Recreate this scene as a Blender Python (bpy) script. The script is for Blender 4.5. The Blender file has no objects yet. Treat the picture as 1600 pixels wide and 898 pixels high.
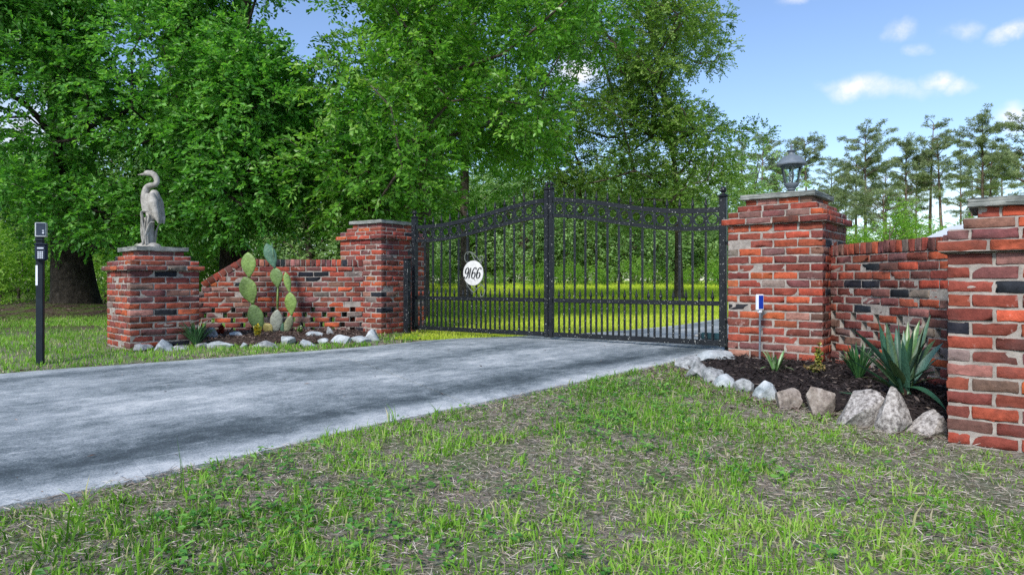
import bpy, bmesh, math, random
import numpy as np
from mathutils import Vector, Matrix

random.seed(7)
RNG = np.random.default_rng(7)
SC = bpy.context.scene
COL = SC.collection
R = math.radians

# ------------------------------------------------------------------ camera model (used to read real positions off the photo)
F, HC, CZ = 1050.0, 438.0, 0.83


def sstep(a, b, x):
    t = np.clip((np.asarray(x, float) - a) / (b - a), 0, 1)
    return t * t * (3 - 2 * t)


def gz(x, y):
    """height of the terrain"""
    return 0.12 * sstep(3.0, 7.5, y) + 0.30 * sstep(14, 80, y)


def W(px, py, Y):
    return np.array([(px - 800) / F * Y, Y, CZ + (HC - py) / F * Y])


def G(px, py, dz=0.0):
    """ground point seen at a pixel"""
    Y = 5.0
    for _ in range(40):
        Y = F * (CZ - dz - float(gz(0, Y))) / max(py - HC, 1.0)
    return np.array([(px - 800) / F * Y, Y, float(gz(0, Y)) + dz])


# ------------------------------------------------------------------ numeric helpers
def _hash(ix, iy, seed):
    h = (ix.astype(np.int64) * 374761393 + iy.astype(np.int64) * 668265263 + seed * 982451653) & 0x7FFFFFFF
    h = ((h ^ (h >> 13)) * 1274126177) & 0x7FFFFFFF
    return ((h ^ (h >> 16)) & 0xFFFF) / 65535.0


def vnoise(x, y, seed=0):
    x = np.asarray(x, float); y = np.asarray(y, float)
    ix = np.floor(x); iy = np.floor(y)
    fx = x - ix; fy = y - iy
    fx = fx * fx * (3 - 2 * fx); fy = fy * fy * (3 - 2 * fy)
    ix = ix.astype(np.int64); iy = iy.astype(np.int64)
    a = _hash(ix, iy, seed); b = _hash(ix + 1, iy, seed)
    c = _hash(ix, iy + 1, seed); d = _hash(ix + 1, iy + 1, seed)
    return (a * (1 - fx) + b * fx) * (1 - fy) + (c * (1 - fx) + d * fx) * fy


def fbm(x, y, seed=0, o=3):
    s = 0; a = 1; t = 0
    for k in range(o):
        s = s + a * vnoise(np.asarray(x) * 2 ** k, np.asarray(y) * 2 ** k, seed + k); t += a; a *= .5
    return s / t


def unit(v):
    v = np.asarray(v, float)
    return v / np.maximum(np.linalg.norm(v, axis=-1, keepdims=True), 1e-9)


def inpoly(x, y, poly):
    x = np.asarray(x); y = np.asarray(y)
    r = np.zeros(x.shape, bool)
    n = len(poly)
    for i in range(n):
        x1, y1 = poly[i]; x2, y2 = poly[(i + 1) % n]
        if y1 == y2:
            continue
        c = ((y1 > y) != (y2 > y)) & (x < (x2 - x1) * (y - y1) / (y2 - y1) + x1)
        r ^= c
    return r


def distpoly(x, y, poly):
    x = np.asarray(x, float); y = np.asarray(y, float)
    d = np.full(x.shape, 1e9)
    n = len(poly)
    for i in range(n):
        x1, y1 = poly[i]; x2, y2 = poly[(i + 1) % n]
        dx, dy = x2 - x1, y2 - y1
        L = dx * dx + dy * dy
        if L < 1e-12:
            continue
        t = np.clip(((x - x1) * dx + (y - y1) * dy) / L, 0, 1)
        d = np.minimum(d, np.hypot(x - x1 - t * dx, y - y1 - t * dy))
    return d


def catmull(P, n):
    P = np.asarray(P, float)
    Q = np.vstack([2 * P[0] - P[1], P, 2 * P[-1] - P[-2]])
    out = []
    m = len(P) - 1
    for k in range(m):
        p0, p1, p2, p3 = Q[k:k + 4]
        for j in range(n):
            t = j / n
            out.append(.5 * (2 * p1 + (p2 - p0) * t + (2 * p0 - 5 * p1 + 4 * p2 - p3) * t * t + (3 * p1 - p0 - 3 * p2 + p3) * t ** 3))
    out.append(P[-1])
    return np.array(out)


def resample(P, n):
    P = np.asarray(P, float)
    d = np.r_[0, np.cumsum(np.linalg.norm(np.diff(P, axis=0), axis=1))]
    t = np.linspace(0, d[-1], n)
    return np.stack([np.interp(t, d, P[:, k]) for k in range(P.shape[1])], 1)


# ------------------------------------------------------------------ mesh collector
class MB:
    def __init__(s):
        s.v = []; s.f = []; s.n = 0; s.c = []; s.r = []; s.mi = []

    def add(s, v, f, col=None, rnd=None):
        v = np.asarray(v, float).reshape(-1, 3)
        s.v.append(v)
        for fc in f:
            s.f.append([i + s.n for i in fc])
        s.n += len(v)
        s.c.append(np.tile(np.asarray(col if col is not None else (1, 1, 1), float), (len(v), 1)))
        return s

    def box(s, c, hx, hy, hz, ax=(1, 0, 0), ay=None, az=(0, 0, 1), col=None, bev=0.0):
        ax = unit(ax); az = unit(az)
        ay = unit(np.cross(az, ax)) if ay is None else unit(ay)
        c = np.asarray(c, float)
        if bev > 0:
            b = min(bev, hx * .49, hy * .49, hz * .49)
            pts = []; idx = {}
            for sx in (-1, 1):
                for sy in (-1, 1):
                    for sz in (-1, 1):
                        for k in range(3):
                            q = [sx * (hx - (0 if k == 0 else b)), sy * (hy - (0 if k == 1 else b)), sz * (hz - (0 if k == 2 else b))]
                            idx[(sx, sy, sz, k)] = len(pts)
                            pts.append(c + ax * q[0] + ay * q[1] + az * q[2])
            fs = []
            S = (-1, 1)
            for a in S:
                fs.append([idx[(a, y, z, 0)] for y, z in ((-1, -1), (1, -1), (1, 1), (-1, 1))][::a])
                fs.append([idx[(x, a, z, 1)] for x, z in ((-1, -1), (-1, 1), (1, 1), (1, -1))][::a])
                fs.append([idx[(x, y, a, 2)] for x, y in ((-1, -1), (1, -1), (1, 1), (-1, 1))][::a])
            for a in S:
                for b2 in S:
                    q = a * b2
                    fs.append([idx[(a, b2, -1, 0)], idx[(a, b2, -1, 1)], idx[(a, b2, 1, 1)], idx[(a, b2, 1, 0)]][::q])
                    fs.append([idx[(a, -1, b2, 0)], idx[(a, 1, b2, 0)], idx[(a, 1, b2, 2)], idx[(a, -1, b2, 2)]][::q])
                    fs.append([idx[(-1, a, b2, 1)], idx[(-1, a, b2, 2)], idx[(1, a, b2, 2)], idx[(1, a, b2, 1)]][::q])
            for x in S:
                for y in S:
                    for z in S:
                        fs.append([idx[(x, y, z, 0)], idx[(x, y, z, 1)], idx[(x, y, z, 2)]][::x * y * z])
            return s.add(pts, fs, col)
        pts = [c + ax * hx * a + ay * hy * b + az * hz * d for a in (-1, 1) for b in (-1, 1) for d in (-1, 1)]
        return s.add(pts, [(0, 1, 3, 2), (4, 6, 7, 5), (0, 4, 5, 1), (2, 3, 7, 6), (0, 2, 6, 4), (1, 5, 7, 3)], col)

    def tube(s, P, rad, n=8, cap=True, col=None, flat=None, up=None):
        """tube along P; flat = (normal axis, ratio) squashes it"""
        P = np.asarray(P, float); m = len(P)
        rad = np.broadcast_to(np.asarray(rad, float), (m,))
        T = unit(np.gradient(P, axis=0))
        u = np.array(up if up is not None else ((0, 0, 1) if abs(T[0][2]) < .9 else (1, 0, 0)), float)
        vs = []
        for i in range(m):
            u = u - T[i] * np.dot(u, T[i])
            if np.linalg.norm(u) < 1e-6:
                u = np.cross(T[i], (0.3, .5, .8))
            u = unit(u); w = np.cross(T[i], u)
            for k in range(n):
                a = 2 * math.pi * k / n
                o = rad[i] * (math.cos(a) * u * (flat or 1.0) + math.sin(a) * w)
                vs.append(P[i] + o)
        fs = [(i * n + k, i * n + (k + 1) % n, (i + 1) * n + (k + 1) % n, (i + 1) * n + k) for i in range(m - 1) for k in range(n)]
        if cap:
            fs.append(tuple(range(n))[::-1]); fs.append(tuple((m - 1) * n + k for k in range(n)))
        return s.add(vs, fs, col)

    def lathe(s, prof, c, n=24, col=None, sq=None):
        c = np.asarray(c, float)
        vs = []
        for r, z in prof:
            for k in range(n):
                a = 2 * math.pi * (k + .5) / n
                vs.append(c + np.array([r * math.cos(a), r * math.sin(a), z]))
        m = len(prof)
        fs = [(i * n + k, i * n + (k + 1) % n, (i + 1) * n + (k + 1) % n, (i + 1) * n + k) for i in range(m - 1) for k in range(n)]
        fs.append(tuple(range(n))[::-1]); fs.append(tuple((m - 1) * n + k for k in range(n)))
        return s.add(vs, fs, col)

    def ellipsoid(s, c, A, n=12, m=8, col=None):
        """A: 3x3 rows = semi axes"""
        c = np.asarray(c, float); A = np.asarray(A, float)
        vs = [c + A[2] * -1]
        for i in range(1, m):
            ph = -math.pi / 2 + math.pi * i / m
            for k in range(n):
                a = 2 * math.pi * k / n
                vs.append(c + A[0] * math.cos(ph) * math.cos(a) + A[1] * math.cos(ph) * math.sin(a) + A[2] * math.sin(ph))
        vs.append(c + A[2])
        fs = [(0, 1 + (k + 1) % n, 1 + k) for k in range(n)]
        for i in range(m - 2):
            fs += [(1 + i * n + k, 1 + i * n + (k + 1) % n, 1 + (i + 1) * n + (k + 1) % n, 1 + (i + 1) * n + k) for k in range(n)]
        L = len(vs) - 1
        fs += [(L, 1 + (m - 2) * n + k, 1 + (m - 2) * n + (k + 1) % n) for k in range(n)]
        return s.add(vs, fs, col)


def set_attr(me, col=None, rnd=None):
    if col is not None:
        a = me.color_attributes.new('Col', 'FLOAT_COLOR', 'POINT')
        c = np.ones((len(me.vertices), 4), np.float32); c[:, :3] = col
        a.data.foreach_set('color', c.ravel())
    if rnd is not None:
        a = me.attributes.new('rnd', 'FLOAT', 'FACE')
        a.data.foreach_set('value', np.asarray(rnd, np.float32))


def np_mesh(name, V, tri, smooth=False, col=None, rnd=None):
    """V (n,3), tri (m,k) of one polygon size"""
    me = bpy.data.meshes.new(name)
    V = np.asarray(V, np.float32); tri = np.asarray(tri, np.int32)
    m, k = tri.shape
    me.vertices.add(len(V)); me.vertices.foreach_set('co', V.ravel())
    me.loops.add(m * k); me.loops.foreach_set('vertex_index', tri.ravel())
    me.polygons.add(m)
    me.polygons.foreach_set('loop_start', np.arange(0, m * k, k, dtype=np.int32))
    me.polygons.foreach_set('loop_total', np.full(m, k, np.int32))
    me.polygons.foreach_set('use_smooth', np.full(m, smooth, bool))
    me.update(calc_edges=True)
    set_attr(me, col, rnd)
    return me


def root_loc(o):
    v = np.zeros(3)
    while o is not None:
        v += np.array(o.location); o = o.parent
    return v


def tag(o, label=None, cat=None, group=None, kind=None):
    if label: o['label'] = label
    if cat: o['category'] = cat
    if group: o['group'] = group
    if kind: o['kind'] = kind
    return o


def thing(name, label, cat, loc, group=None):
    o = bpy.data.objects.new(name, None)
    o.empty_display_size = .1
    COL.objects.link(o); o.location = [float(q) for q in loc]
    return tag(o, label, cat, group)


def link(name, me, mat, parent=None, loc=None):
    """me is in world coordinates; the object's own origin becomes its parent's base (or loc)"""
    o = bpy.data.objects.new(name, me)
    COL.objects.link(o)
    if mat is not None and len(me.materials) == 0:
        me.materials.append(mat)
    off = None
    if parent is not None:
        o.parent = parent; off = root_loc(parent)
    elif loc is not None:
        o.location = [float(q) for q in loc]; off = np.asarray(loc, float)
    if off is not None and np.abs(off).max() > 0:
        n = len(me.vertices); a = np.empty(n * 3, np.float32)
        me.vertices.foreach_get('co', a)
        a = (a.reshape(-1, 3) - off.astype(np.float32)).ravel()
        me.vertices.foreach_set('co', a); me.update()
    return o


def build(mb, name, mat, parent=None, loc=None, smooth=False, angle=None, colattr=False):
    me = bpy.data.meshes.new(name)
    V = np.concatenate(mb.v)
    me.from_pydata(V.tolist(), [], mb.f)
    if smooth:
        me.polygons.foreach_set('use_smooth', np.ones(len(me.polygons), bool))
    if colattr:
        set_attr(me, np.concatenate(mb.c))
    me.update()
    if angle is not None:
        me.polygons.foreach_set('use_smooth', np.ones(len(me.polygons), bool))
        me.set_sharp_from_angle(angle=R(angle))
    return link(name, me, mat, parent, loc)


# ------------------------------------------------------------------ materials
def newmat(name):
    m = bpy.data.materials.new(name); m.use_nodes = True
    nt = m.node_tree
    b = nt.nodes['Principled BSDF']
    return m, nt, b


def nd(nt, t, **k):
    n = nt.nodes.new(t)
    for a, v in k.items():
        if a.startswith('i_'):
            n.inputs[a[2:].replace('_', ' ')].default_value = v
        else:
            setattr(n, a, v)
    return n


def ramp(nt, fac, stops, interp='LINEAR'):
    r = nt.nodes.new('ShaderNodeValToRGB')
    r.color_ramp.interpolation = interp
    e = r.color_ramp.elements
    while len(e) < len(stops):
        e.new(.5)
    for el, (p, c) in zip(e, stops):
        el.position = p
        el.color = (c[0], c[1], c[2], 1) if hasattr(c, '__len__') else (c, c, c, 1)
    nt.links.new(fac, r.inputs[0])
    return r.outputs[0]


def noise(nt, scale, detail=4, rough=.55, vec=None, out='Fac', dist=0):
    n = nd(nt, 'ShaderNodeTexNoise')
    n.inputs['Scale'].default_value = scale; n.inputs['Detail'].default_value = detail
    n.inputs['Roughness'].default_value = rough; n.inputs['Distortion'].default_value = dist
    if vec is not None:
        nt.links.new(vec, n.inputs['Vector'])
    return n.outputs[out]


def coord(nt, which='Object', scale=None):
    c = nd(nt, 'ShaderNodeTexCoord').outputs[which]
    if scale is not None:
        mp = nd(nt, 'ShaderNodeMapping'); mp.inputs['Scale'].default_value = scale
        nt.links.new(c, mp.inputs['Vector']); c = mp.outputs[0]
    return c


def mix(nt, fac, a, b, mode='MIX'):
    m = nt.nodes.new('ShaderNodeMix'); m.data_type = 'RGBA'; m.blend_type = mode
    for s, v in ((m.inputs[0], fac), (m.inputs[6], a), (m.inputs[7], b)):
        if hasattr(v, 'links') or isinstance(v, bpy.types.NodeSocket):
            nt.links.new(v, s)
        elif hasattr(v, '__len__'):
            s.default_value = (v[0], v[1], v[2], 1)
        else:
            s.default_value = v
    return m.outputs[2]


def math_(nt, op, a, b=0.0, clamp=False):
    m = nt.nodes.new('ShaderNodeMath'); m.operation = op; m.use_clamp = clamp
    for s, v in ((m.inputs[0], a), (m.inputs[1], b)):
        if isinstance(v, bpy.types.NodeSocket):
            nt.links.new(v, s)
        else:
            s.default_value = v
    return m.outputs[0]


def bump(nt, b, h, strength=.5, dist=.01):
    n = nt.nodes.new('ShaderNodeBump'); n.inputs['Strength'].default_value = strength; n.inputs['Distance'].default_value = dist
    nt.links.new(h, n.inputs['Height']); nt.links.new(n.outputs[0], b.inputs['Normal'])


def geo_pos(nt):
    return nd(nt, 'ShaderNodeNewGeometry').outputs['Position']


def mat_brick():
    m, nt, b = newmat('old_brick')
    p = geo_pos(nt)
    col = nd(nt, 'ShaderNodeVertexColor', layer_name='Col').outputs[0]
    n1 = noise(nt, 30, 5, .65, p)
    n2 = noise(nt, 5, 4, .6, p)
    n3 = noise(nt, 120, 3, .6, p)
    v = math_(nt, 'ADD', math_(nt, 'MULTIPLY', n1, 1.1), .45)
    c = mix(nt, 1, col, ramp(nt, n1, [(.2, .55), (.75, 1.35)]), 'MULTIPLY')
    # efflorescence and old mortar smears
    s = ramp(nt, noise(nt, 7.5, 5, .7, p), [(.635, 0), (.71, .75)])
    s2 = ramp(nt, n3, [(.35, .3), (.6, 1)])
    c = mix(nt, math_(nt, 'MULTIPLY', s, s2), c, (.42, .36, .33))
    # soot
    d = ramp(nt, n2, [(.28, .75), (.46, 0)])
    c = mix(nt, math_(nt, 'MULTIPLY', d, .75), c, (.05, .04, .038))
    nt.links.new(c, b.inputs['Base Color'])
    b.inputs['Roughness'].default_value = .88
    b.inputs['Specular IOR Level'].default_value = .2
    h = math_(nt, 'ADD', math_(nt, 'MULTIPLY', n1, .7), math_(nt, 'MULTIPLY', n3, .5))
    bump(nt, b, h, .8, .006)
    return m


def mat_noise(name, stops, scale=8, rough=.85, bumpst=.5, bscale=40, bdist=.006, spec=.3, detail=5, metal=0):
    m, nt, b = newmat(name)
    p = geo_pos(nt)
    c = ramp(nt, noise(nt, scale, detail, .65, p), stops)
    nt.links.new(c, b.inputs['Base Color'])
    b.inputs['Roughness'].default_value = rough
    b.inputs['Specular IOR Level'].default_value = spec
    b.inputs['Metallic'].default_value = metal
    if bumpst > 0:
        bump(nt, b, noise(nt, bscale, 5, .65, p), bumpst, bdist)
    return m


def mat_leaf(name, stops, trans=.35, rough=.45, spec=.4, tcol=(1.2, 1.35, .5)):
    """leaf colour per leaf, with light passing through"""
    m, nt, b = newmat(name)
    a = nd(nt, 'ShaderNodeAttribute', attribute_name='rnd').outputs['Fac']
    c = ramp(nt, a, stops)
    nt.links.new(c, b.inputs['Base Color'])
    b.inputs['Roughness'].default_value = rough
    b.inputs['Specular IOR Level'].default_value = spec
    t = nd(nt, 'ShaderNodeBsdfTranslucent')
    nt.links.new(mix(nt, 1, c, tcol, 'MULTIPLY'), t.inputs['Color'])
    mx = nd(nt, 'ShaderNodeMixShader'); mx.inputs[0].default_value = trans
    nt.links.new(b.outputs[0], mx.inputs[1]); nt.links.new(t.outputs[0], mx.inputs[2])
    nt.links.new(mx.outputs[0], nt.nodes['Material Output'].inputs['Surface'])
    return m


M = {}
M['brick'] = mat_brick()
M['mortar'] = mat_noise('lime_mortar', [(.25, (.16, .145, .125)), (.5, (.30, .27, .24)), (.75, (.46, .425, .38))], 14, .95, .8, 60)
M['cap'] = mat_noise('weathered_cap_stone', [(.25, (.10, .115, .105)), (.5, (.20, .215, .20)), (.75, (.33, .34, .315))], 9, .9, .6, 70, .005)
M['stone'] = mat_noise('cast_stone', [(.3, (.16, .155, .135)), (.55, (.35, .335, .30)), (.8, (.48, .46, .42))], 14, .9, .7, 60, .006)


def mat_iron():
    m, nt, b = newmat('black_painted_iron')
    p = geo_pos(nt)
    base = ramp(nt, noise(nt, 12, 4, .6, p), [(.3, (.0045, .006, .008)), (.7, (.013, .016, .020))])
    sp = ramp(nt, noise(nt, 62, 2, .5, p), [(.66, 0), (.70, 1)])
    geo = nd(nt, 'ShaderNodeNewGeometry')
    c = mix(nt, math_(nt, 'MULTIPLY', sp, .8), base, (.34, .36, .34))
    nt.links.new(c, b.inputs['Base Color'])
    b.inputs['Roughness'].default_value = .45
    b.inputs['Specular IOR Level'].default_value = .28
    bump(nt, b, noise(nt, 60, 4, .6, p), .25, .003)
    return m


M['iron'] = mat_iron()
M['dark_plastic'] = mat_noise('dark_plastic', [(.3, (.005, .011, .026)), (.7, (.009, .018, .036))], 20, .5, .1, 80, .001, .3)
M['post_paint'] = mat_noise('dark_post_paint', [(.3, (.004, .010, .016)), (.7, (.009, .018, .026))], 10, .55, .2, 60, .002, .25)
M['silver'] = mat_noise('brushed_silver', [(.3, (.45, .46, .46)), (.7, (.62, .63, .63))], 20, .35, .1, 80, .001, .5, metal=.6)
M['white'] = mat_noise('white_reflector', [(.3, (.70, .74, .80)), (.7, (.80, .83, .86))], 20, .4, 0)
M['key'] = mat_noise('grey_key', [(.3, (.55, .60, .66)), (.7, (.68, .72, .76))], 20, .5, 0)
M['screen'] = mat_noise('dark_glass', [(.3, (.015, .026, .045)), (.7, (.03, .045, .07))], 14, .4, 0, spec=.3)
M['blue'] = mat_noise('solar_blue', [(.3, (.005, .03, .30)), (.7, (.01, .05, .42))], 30, .25, 0, spec=.6)
M['sign'] = mat_noise('enamel_white', [(.3, (.44, .44, .42)), (.55, (.60, .60, .58)), (.8, (.66, .66, .64))], 25, .5, .15, 80, .002)
M['ink'] = mat_noise('black_enamel', [(.3, (.010, .011, .013)), (.7, (.022, .024, .028))], 30, .45, 0)
M['scroll'] = mat_noise('aged_scroll_iron', [(.35, (.04, .05, .045)), (.65, (.18, .20, .17))], 60, .5, .3, 60, .002)
M['lamp_metal'] = mat_noise('lamp_grey_metal', [(.3, (.10, .125, .15)), (.7, (.17, .20, .23))], 14, .45, .15, 60, .002, .45)
M['lamp_dark'] = mat_noise('lamp_dark_metal', [(.3, (.035, .05, .05)), (.7, (.08, .10, .10))], 14, .45, .15, 60, .002, .45)
M['opener'] = mat_noise('opener_casing', [(.3, (.006, .03, .04)), (.7, (.012, .05, .065))], 14, .35, 0, spec=.5)


def mat_glass():
    m, nt, b = newmat('lamp_glass')
    b.inputs['Base Color'].default_value = (.85, .92, .92, 1)
    b.inputs['Roughness'].default_value = .05
    b.inputs['Transmission Weight'].default_value = 1
    b.inputs['IOR'].default_value = 1.05
    return m


M['glass'] = mat_glass()
M['rock'] = mat_noise('granite', [(.28, (.08, .085, .088)), (.45, (.22, .235, .24)), (.6, (.36, .375, .385)), (.8, (.50, .51, .515))], 26, .85, .8, 60, .006)
M['rock_brown'] = mat_noise('brown_granite', [(.28, (.09, .075, .065)), (.5, (.27, .23, .20)), (.75, (.46, .42, .38))], 26, .88, .9, 60, .006)
M['rock_white'] = mat_noise('white_quartz', [(.28, (.16, .19, .20)), (.48, (.36, .40, .42)), (.75, (.58, .60, .61))], 14, .8, .7, 50, .006)
M['rock_speckled'] = mat_noise('speckled_granite', [(.32, (.055, .05, .05)), (.45, (.24, .22, .205)), (.58, (.42, .395, .375)), (.75, (.60, .575, .55))], 45, .85, .9, 50, .008)
M['bark'] = mat_noise('bark', [(.3, (.035, .028, .022)), (.5, (.095, .077, .062)), (.75, (.19, .155, .13))], 10, .95, 1, 22, .03, .1)
M['bark_dark'] = mat_noise('dark_bark', [(.3, (.014, .012, .010)), (.5, (.036, .031, .025)), (.75, (.08, .068, .056))], 10, .95, 1, 22, .03, .1)  # the bark ramp again in a darker tone, for the left oaks
M['bark_pine'] = mat_noise('pine_bark', [(.3, (.06, .045, .036)), (.5, (.14, .105, .085)), (.75, (.24, .19, .16))], 4, .95, 1, 14, .03, .1)
# foliage
M['leaf_oak'] = mat_leaf('oak_leaves', [(0, (.045, .14, .016)), (.35, (.11, .29, .034)), (.7, (.19, .42, .06)), (.93, (.28, .51, .10)), (1, (.36, .52, .15))], .48, .38, .5)
M['leaf_holly'] = mat_leaf('evergreen_leaves', [(0, (.036, .135, .022)), (.4, (.095, .29, .042)), (.75, (.17, .42, .075)), (1, (.29, .54, .15))], .46, .38, .5)
M['leaf_olive'] = mat_leaf('olive_oak_leaves', [(0, (.055, .125, .018)), (.4, (.125, .245, .042)), (.75, (.22, .36, .075)), (1, (.35, .46, .16))], .46, .38, .5)
M['leaf_back'] = mat_leaf('far_leaves', [(0, (.11, .215, .075)), (.5, (.22, .37, .13)), (1, (.35, .50, .20))], .35, .6, .2)  # base colour lightened to stand in for distance haze
M['leaf_bright'] = mat_leaf('shrub_leaves', [(0, (.10, .24, .03)), (.5, (.20, .38, .05)), (1, (.32, .50, .09))], .45, .5, .3)  # base colour raised so shrubs behind the oaks read as sunlit
M['needles'] = mat_leaf('pine_needles', [(0, (.12, .17, .085)), (.5, (.23, .305, .145)), (1, (.36, .43, .23))], .25, .6, .2, (1.1, 1.15, .6))  # haze over the far pines is mixed into this paler colour
M['grass'] = mat_leaf('grass_blades', [(0, (.07, .18, .02)), (.3, (.15, .33, .03)), (.6, (.23, .47, .05)), (.85, (.36, .58, .09)), (.9, (.44, .44, .20)), (1, (.56, .50, .35))], .4, .5, .35)
M['field'] = mat_leaf('field_grass', [(0, (.30, .42, .03)), (.5, (.45, .56, .05)), (.85, (.56, .63, .08)), (1, (.62, .60, .16))], .4, .6, .2)
M['weed'] = mat_leaf('weed_leaves', [(0, (.05, .18, .04)), (.5, (.11, .30, .05)), (1, (.22, .44, .09))], .35, .5, .3)
M['straw'] = mat_leaf('dead_thatch', [(0, (.07, .05, .038)), (.3, (.25, .20, .165)), (.65, (.48, .41, .355)), (1, (.70, .64, .58))], .1, .8, .1, (1, 1, 1))
M['chips'] = mat_leaf('bark_chips', [(0, (.008, .006, .006)), (.6, (.025, .019, .019)), (.9, (.06, .045, .042)), (1, (.16, .13, .11))], .02, .75, .3, (1, 1, 1))
M['chips_brown'] = mat_leaf('leaf_litter', [(0, (.03, .018, .013)), (.5, (.085, .055, .045)), (1, (.25, .19, .16))], .05, .8, .2, (1, 1, 1))


# ------------------------------------------------------------------ driveway and ground
left_px = [(0, 586), (130, 576), (330, 561.5), (560, 544), (700, 531), (800, 527), (930, 520.5)]
near_px = [(0, 795), (200, 752), (425, 705), (590, 665), (795, 622), (920, 595), (1015, 575), (1060, 566), (1120, 552)]
Ledge = [(-40, -18), (-16, -3.2), (-9, 2.0)] + [tuple(G(*p)[:2]) for p in left_px] + [(2.5, 10.4), (3.9, 12.4), (6.5, 16), (11, 21.5), (22, 32), (42, 47)]
Redge = [(-36, -24), (-12.5, -7.2), (-6.2, -1.8)] + [tuple(G(*p)[:2]) for p in near_px] + [(2.45, 7.0), (3.6, 7.75), (5.2, 8.9), (6.9, 10.5), (9.6, 14), (14, 19), (25, 29.5), (45, 44)]
Lc = catmull(Ledge, 8); Rc = catmull(Redge, 8)
ND = 420
Lr = resample(Lc, ND); Rr = resample(Rc, ND)
DRIVE = np.vstack([Lr[::2], Rr[::-2]])


def in_drive(x, y):
    return inpoly(x, y, DRIVE)


def make_drive():
    NV = 24
    V = []; uv = []
    arc = np.r_[0, np.cumsum(np.linalg.norm(np.diff((Lr + Rr) / 2, axis=0), axis=1))]
    # the expansion joint: a real gap at the arc position where it lies in the photo
    jm = (G(450, 570)[:2] + G(785, 607)[:2]) / 2
    ji = int(np.argmin(np.linalg.norm((Lr + Rr) / 2 - jm, axis=1)))
    j2 = (np.array([.1, 8.0]) + np.array([2.2, 6.7])) / 2
    ji2 = int(np.argmin(np.linalg.norm((Lr + Rr) / 2 - j2, axis=1)))
    mbv = []; faces = []; uvs = []
    rows = []
    wob = (RNG.random((ND, 2)) - .5) * .012
    for seg_a, seg_b in ((0, ji), (ji, ji2), (ji2, ND - 1)):
        idx = list(range(seg_a, seg_b + 1))
        base = len(mbv)
        for q, i in enumerate(idx):
            l = Lr[i].copy(); r = Rr[i].copy()
            t = (Rr[min(i + 1, ND - 1)] + Lr[min(i + 1, ND - 1)]) / 2 - (Rr[max(i - 1, 0)] + Lr[max(i - 1, 0)]) / 2
            t = t / np.linalg.norm(t)
            if q == 0 and i > 0:
                l = l + t * .009; r = r + t * .009
            if q == len(idx) - 1 and i < ND - 1:
                l = l - t * .009; r = r - t * .009
            for k in range(NV + 1):
                s = k / NV
                p = l * (1 - s) + r * s
                if k == 0: p = p + wob[i, 0]
                if k == NV: p = p + wob[i, 1]
                z = float(gz(p[0], p[1])) + .018 + .012 * math.sin(math.pi * s)
                if k in (0, NV): z -= .006
                mbv.append((p[0], p[1], z)); uvs.append((arc[i], s))
            for s, p in ((0, l + wob[i, 0]), (1, r + wob[i, 1])):
                mbv.append((p[0], p[1], float(gz(p[0], p[1])) - .09)); uvs.append((arc[i], s))
        C = NV + 3
        for q in range(len(idx) - 1):
            a = base + q * C; b = a + C
            for k in range(NV):
                faces.append((a + k, a + k + 1, b + k + 1, b + k))
            faces.append((a + NV + 1, a, b, b + NV + 1))
            faces.append((a + NV, a + NV + 2, b + NV + 2, b + NV))
        for e, fl in ((base, 1), (base + (len(idx) - 1) * C, -1)):
            ring = [e + k for k in range(NV + 1)] + [e + NV + 2, e + NV + 1]
            faces.append(tuple(ring[::-fl]))
    me = bpy.data.meshes.new('driveway')
    me.from_pydata(mbv, [], faces)
    ul = me.uv_layers.new(name='UVMap')
    uvs = np.array(uvs, np.float32)
    li = np.empty(len(me.loops), np.int32); me.loops.foreach_get('vertex_index', li)
    ul.data.foreach_set('uv', uvs[li].ravel())
    me.polygons.foreach_set('use_smooth', np.ones(len(me.polygons), bool))
    me.set_sharp_from_angle(angle=R(40))
    m, nt, b = newmat('stained_concrete')
    uvn = nd(nt, 'ShaderNodeUVMap', uv_map='UVMap').outputs[0]
    p = geo_pos(nt)
    sep = nd(nt, 'ShaderNodeSeparateXYZ'); nt.links.new(uvn, sep.inputs[0])
    u, v = sep.outputs[0], sep.outputs[1]

    def uvnoise(su, sv, det=5, rough=.6, dist=.3):
        mp = nd(nt, 'ShaderNodeMapping'); mp.inputs['Scale'].default_value = (su, sv, 1)
        nt.links.new(uvn, mp.inputs['Vector'])
        return noise(nt, 1, det, rough, mp.outputs[0], dist=dist)
    s1 = uvnoise(.42, 4.2, 7, .66, 1.2)
    s2 = uvnoise(1.6, 15, 6, .7, .5)
    s3 = noise(nt, 1.7, 7, .7, p, dist=.8)
    fine = noise(nt, 95, 3, .85, p)
    scr = ramp(nt, uvnoise(2.2, 46, 4, .7, .4), [(.60, 0), (.70, 1)])
    grit = ramp(nt, noise(nt, 190, 1, .5, p), [(.66, 0), (.74, 1)])
    # wheel track bands of mildew: darker between the clean edges
    band = ramp(nt, v, [(0, .05), (.03, .15), (.10, .50), (.28, .25), (.42, .55), (.60, .20), (.76, .45), (.885, 1.0), (.945, .45), (.975, .0), (1, 0)])
    s4 = uvnoise(7, 30, 6, .75, .3)
    s5 = noise(nt, 7, 6, .75, p, dist=.5)
    st = math_(nt, 'ADD', math_(nt, 'MULTIPLY', s1, .66), math_(nt, 'MULTIPLY', s2, .34))
    st = math_(nt, 'ADD', st, math_(nt, 'MULTIPLY', math_(nt, 'SUBTRACT', s4, .5), .62))
    st = math_(nt, 'ADD', st, math_(nt, 'MULTIPLY', math_(nt, 'SUBTRACT', s5, .5), .34))
    st = math_(nt, 'ADD', st, math_(nt, 'MULTIPLY', s3, .62))
    st = math_(nt, 'SUBTRACT', st, math_(nt, 'MULTIPLY', scr, .22))
    st = math_(nt, 'ADD', st, math_(nt, 'MULTIPLY', grit, .12))
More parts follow.
